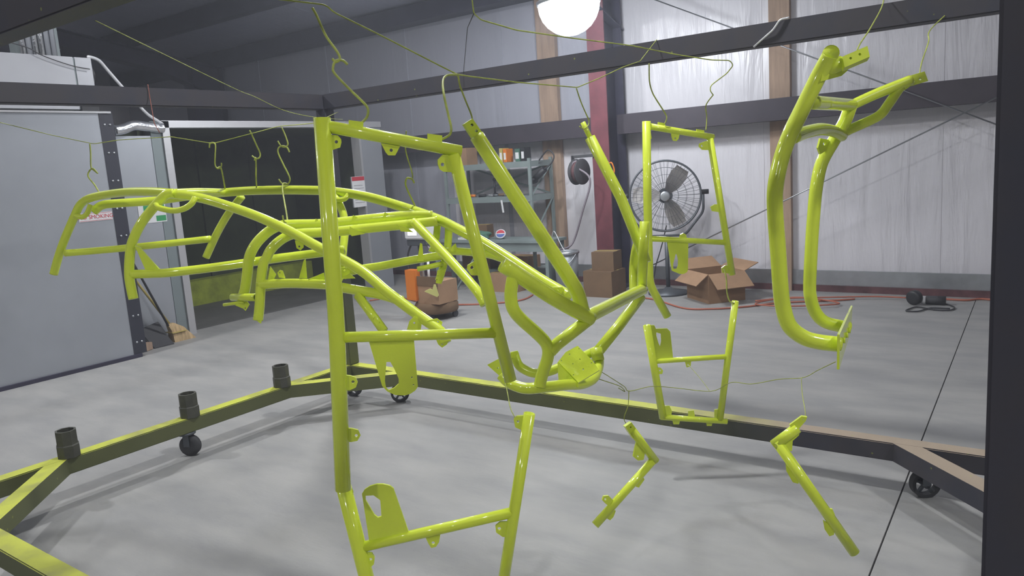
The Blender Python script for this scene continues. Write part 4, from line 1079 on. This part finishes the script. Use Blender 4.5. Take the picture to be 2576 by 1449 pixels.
# line wires strung across the rack
wire('line_wire', [onrail(240, 52, FR), (580, 218, 2.6), (640, 243, 2.9), (716, 278, 3.0), (800, 296, 3.2), onrail(862, 300, BR)], .0011, WM, 'thin line wire strung from the front top rail to the far left post', smooth=True)
wire('line_wire', [onrail(-60, 292, LR), (0, 308, 3.3), (130, 340, 3.1), (236, 362, 3.0), (300, 352, 3.0), (430, 344, 2.9), (536, 361, 2.82), (640, 334, 2.84), (700, 318, 2.9), (790, 310, 2.96), onrail(850, 282, BR)], .0016, WM, 'line wire carrying the hooks of the rear roll cage')
wire('line_wire', [onrail(330, -45, Plane((0, 0, zt0 + .03), (0, 0, 1))), (820, 12, 1.62), (838, 30, 1.64), (960, 90, 1.70), (1112, 168, 1.80), (1150, 187, 1.86), (1180, 192, 1.92), (1300, 207, 2.15), (1452, 220, 2.45), (1505, 198, 2.6), (1569, 168, 2.8), (1610, 154, 2.95), onrail(1652, 100, BR)], .0017, WM, 'long line wire carrying the near door frame and the front roll cage', smooth=False)
wire('line_wire', [(1185, -20, 2.4), (1192, 34, 2.45), (1210, 50, 2.5), (1300, 76, 2.6), (1440, 96, 2.75), (1590, 115, 2.95), (1700, 137, 3.05), (1790, 151, 3.1), (1836, 152, 3.12), (1845, 164, 3.12), (1828, 185, 3.13), (1788, 215, 3.14), (1786, 228, 3.14), (1795, 240, 3.14)], .0022, WM, 'lime line wire running below the lamp and ending in a bent hook')
wire('line_wire', [(1192, 34, 2.45), (1176, 70, 3.0), (1166, 183, onrail(1166, 183, BR)[2])], .0016, M['cord_blk'], 'dark tie wire rising from the back top rail')
wire('tie_wire', [(1896, 118, onrail(1896, 118, BR)[2]), (1945, 75, onrail(1945, 70, BR)[2] - .01), (1962, 49, onrail(1962, 48, BR)[2] - .01), (1985, 44, onrail(1985, 44, BR)[2])], .0040, M['conduit'], 'bright bare tie wire bent over the back top rail')
wire('tie_wire', [(372, 212, onrail(372, 212, LR)[2] - .01), (376, 240, onrail(376, 240, LR)[2] - .01), (388, 310, 3.6), (402, 334, 3.6)], .0018, M['rust_wire'], 'rusty red tie wire hanging from the left top rail')
# s hooks
HK = 'wire hooks'
def hook(px, r, label):
    wire('wire_hook', px, r, WM, label, 'hook', None, smooth=True)
hook([(786, 20, 1.60), (797, 40, 1.60), (820, 90, 1.60), (848, 130, 1.60), (855, 148, 1.60), (845, 156, 1.60), (836, 148, 1.60)], .0026, 'upper lime wire hook dropping from the line wire to the near door frame')
hook([(874, 162, 1.60), (862, 152, 1.60), (845, 153, 1.60), (838, 168, 1.60), (842, 185, 1.60), (880, 225, 1.60), (918, 262, 1.60), (926, 278, 1.60), (922, 296, 1.60), (908, 310, 1.59)], 0.0027, 'long lime wire hook holding the left tab of the near door frame')
hook([(1148, 188, 1.80), (1124, 190, 1.75), (1114, 205, 1.70), (1117, 240, 1.66), (1128, 290, 1.64), (1135, 322, 1.63), (1130, 340, 1.63), (1108, 352, 1.63)], 0.0026, 'long lime wire hook holding the right tab of the near door frame')
hook([(1140, 182, 1.84), (1152, 192, 1.87), (1157, 215, 1.90), (1170, 250, 1.92), (1184, 284, 1.93), (1188, 300, 1.93), (1186, 315, 1.93)], .0022, 'lime wire hook holding the drilled end of the front roll cage arm')
hook([(1450, 222, 2.45), (1462, 258, 2.48), (1476, 290, 2.51), (1482, 305, 2.52), (1478, 318, 2.51), (1468, 324, 2.49), (1458, 318, 2.47)], .0020, 'lime wire hook holding the spigot end of the front roll cage arm')
hook([(1633, 160, 2.95), (1634, 205, 3.0), (1641, 232, 3.1), (1652, 252, 3.15), (1673, 285, 3.19), (1677, 298, 3.19), (1672, 312, 3.19)], .0028, 'lime wire hook holding the left tab of the far door frame')
hook([(1793, 240, 3.14), (1776, 265, 3.2), (1778, 295, 3.24), (1776, 328, 3.24)], .0024, 'straight lime wire holding the right tab of the far door frame')
hook([(226, 362, 3.0), (228, 385, 3.0), (229, 420, 3.0), (236, 428, 3.0), (246, 436, 3.0)], 0.0029, 'upper lime wire hook above the far left hoop of the rear roll cage')
hook([(244, 434, 3.0), (234, 424, 3.0), (225, 430, 3.0), (222, 444, 3.0), (238, 465, 3.0), (252, 488, 2.96)], 0.0029, 'lower lime wire hook on the far left hoop of the rear roll cage')
hook([(527, 372, 2.82), (528, 362, 2.82), (536, 359, 2.82), (542, 366, 2.82), (541, 390, 2.82), (541, 415, 2.82), (548, 424, 2.82), (556, 420, 2.82), (557, 410, 2.82)], 0.0027, 'upper lime wire hook of the leftmost pair over the rear roll cage far rail')
hook([(546, 424, 2.82), (553, 420, 2.83), (558, 430, 2.85), (562, 450, 2.92), (567, 478, 3.0)], 0.0029, 'lower lime wire hook of the leftmost pair over the rear roll cage far rail')
hook([(628, 328, 2.84), (634, 340, 2.85), (645, 365, 2.88), (654, 385, 2.90), (653, 396, 2.90), (644, 399, 2.90), (634, 392, 2.90)], 0.0027, 'upper lime wire hook of the middle pair over the rear roll cage far rail')
hook([(640, 404, 2.90), (643, 397, 2.90), (644, 420, 2.91), (644, 450, 2.92), (646, 478, 2.93)], 0.0029, 'lower lime wire hook of the middle pair over the rear roll cage far rail')
hook([(708, 320, 2.86), (714, 332, 2.86), (721, 350, 2.86), (724, 364, 2.86), (716, 370, 2.86), (706, 366, 2.86), (699, 355, 2.86)], 0.0027, 'upper lime wire hook of the right pair over the rear roll cage far rail')
hook([(728, 383, 2.86), (722, 371, 2.86), (711, 367, 2.86), (701, 372, 2.86), (700, 385, 2.86), (712, 412, 2.86), (726, 440, 2.86), (729, 454, 2.86), (722, 464, 2.86), (710, 462, 2.86), (701, 451, 2.86)], 0.0029, 'lower lime wire hook of the right pair over the rear roll cage far rail')
hook([(722, 462, 2.84), (712, 462, 2.83), (711, 480, 2.78), (716, 510, 2.66), (722, 545, 2.56), (722, 560, 2.53), (714, 556, 2.52), (711, 542, 2.52)], 0.0027, 'lime wire hook between the far rail and the main hoop of the rear roll cage')
hook([(1022, 330, 2.30), (1020, 372, 2.40), (1026, 400, 2.45), (1034, 425, 2.50), (1038, 445, 2.52), (1032, 450, 2.52), (1024, 446, 2.52)], .0020, 'upper lime wire hook behind the near door frame window')
hook([(1042, 460, 2.53), (1036, 450, 2.52), (1024, 448, 2.52), (1020, 462, 2.53), (1026, 480, 2.55), (1038, 505, 2.58), (1047, 525, 2.59)], 0.0029, 'lower lime wire hook holding the rear roll cage behind the near door frame')
FTR = Plane((0, 0, zt0), (0, 0, 1))
hook([onrail(2225, -14, BR), (2218, 18, 2.5), (2190, 70, 2.2), (2165, 108, 2.0), (2156, 128, 1.92), (2157, 142, 1.90)], .0020, 'thin lime wire holding the left plate of the bumper guard')
hook([onrail(2440, -40, BR), (2412, 6, 2.8), (2342, 73, 2.60), (2336, 105, 2.55), (2318, 160, 2.48), (2312, 198, 2.45)], .0020, 'kinked lime wire holding the right plate of the bumper guard')
# lower tie wires
hook([(1268, 952, 2.05), (1276, 985, 1.98), (1283, 1022, 1.85), (1292, 1044, 1.74), (1303, 1060, 1.72)], .0014, 'lime wire holding the right leg of the near lower door frame')
hook([(1821, 677, 3.23), (1827, 700, 3.22), (1829, 735, 3.21), (1836, 758, 3.20), (1848, 762, 3.19)], .0032, 'lime wire between the far door frame and the far lower door frame')
wire('tie_wire', [(1503, 930, 2.26), (1530, 946, 2.32), (1570, 972, 2.42), (1584, 984, 2.45), (1640, 972, 2.6), (1700, 976, 2.7), (1790, 984, 2.7), (1840, 962, 2.6), (1890, 966, 2.5), (1960, 954, 2.4), (2020, 950, 2.3), (2060, 930, 2.1), (2102, 910, 2.0)], .0012, WM, 'slack lime wire from the front roll cage plate to the bumper guard base', smooth=True)
wire('tie_wire', [(1470, 942, 2.18), (1520, 958, 2.3), (1560, 972, 2.40), (1572, 985, 2.44), (1556, 976, 2.41)], .0013, WM, 'short twisted lime wire at the drilled plate', smooth=True)
hook([(1582, 982, 2.45), (1580, 1020, 2.45), (1570, 1052, 2.45), (1580, 1074, 2.45)], .0013, 'thin lime wire holding the small angle bracket')
hook([(2016, 951, 2.3), (2018, 990, 2.25), (2026, 1040, 2.17), (2020, 1054, 2.15)], .0011, 'thin lime wire holding the left pointing angle bracket')
wire('tie_wire', [(1732, 918, 3.2), (1760, 950, 3.0), (1784, 982, 2.72)], .0011, WM, 'thin wire from the far lower door frame tab to the slack wire', smooth=True)
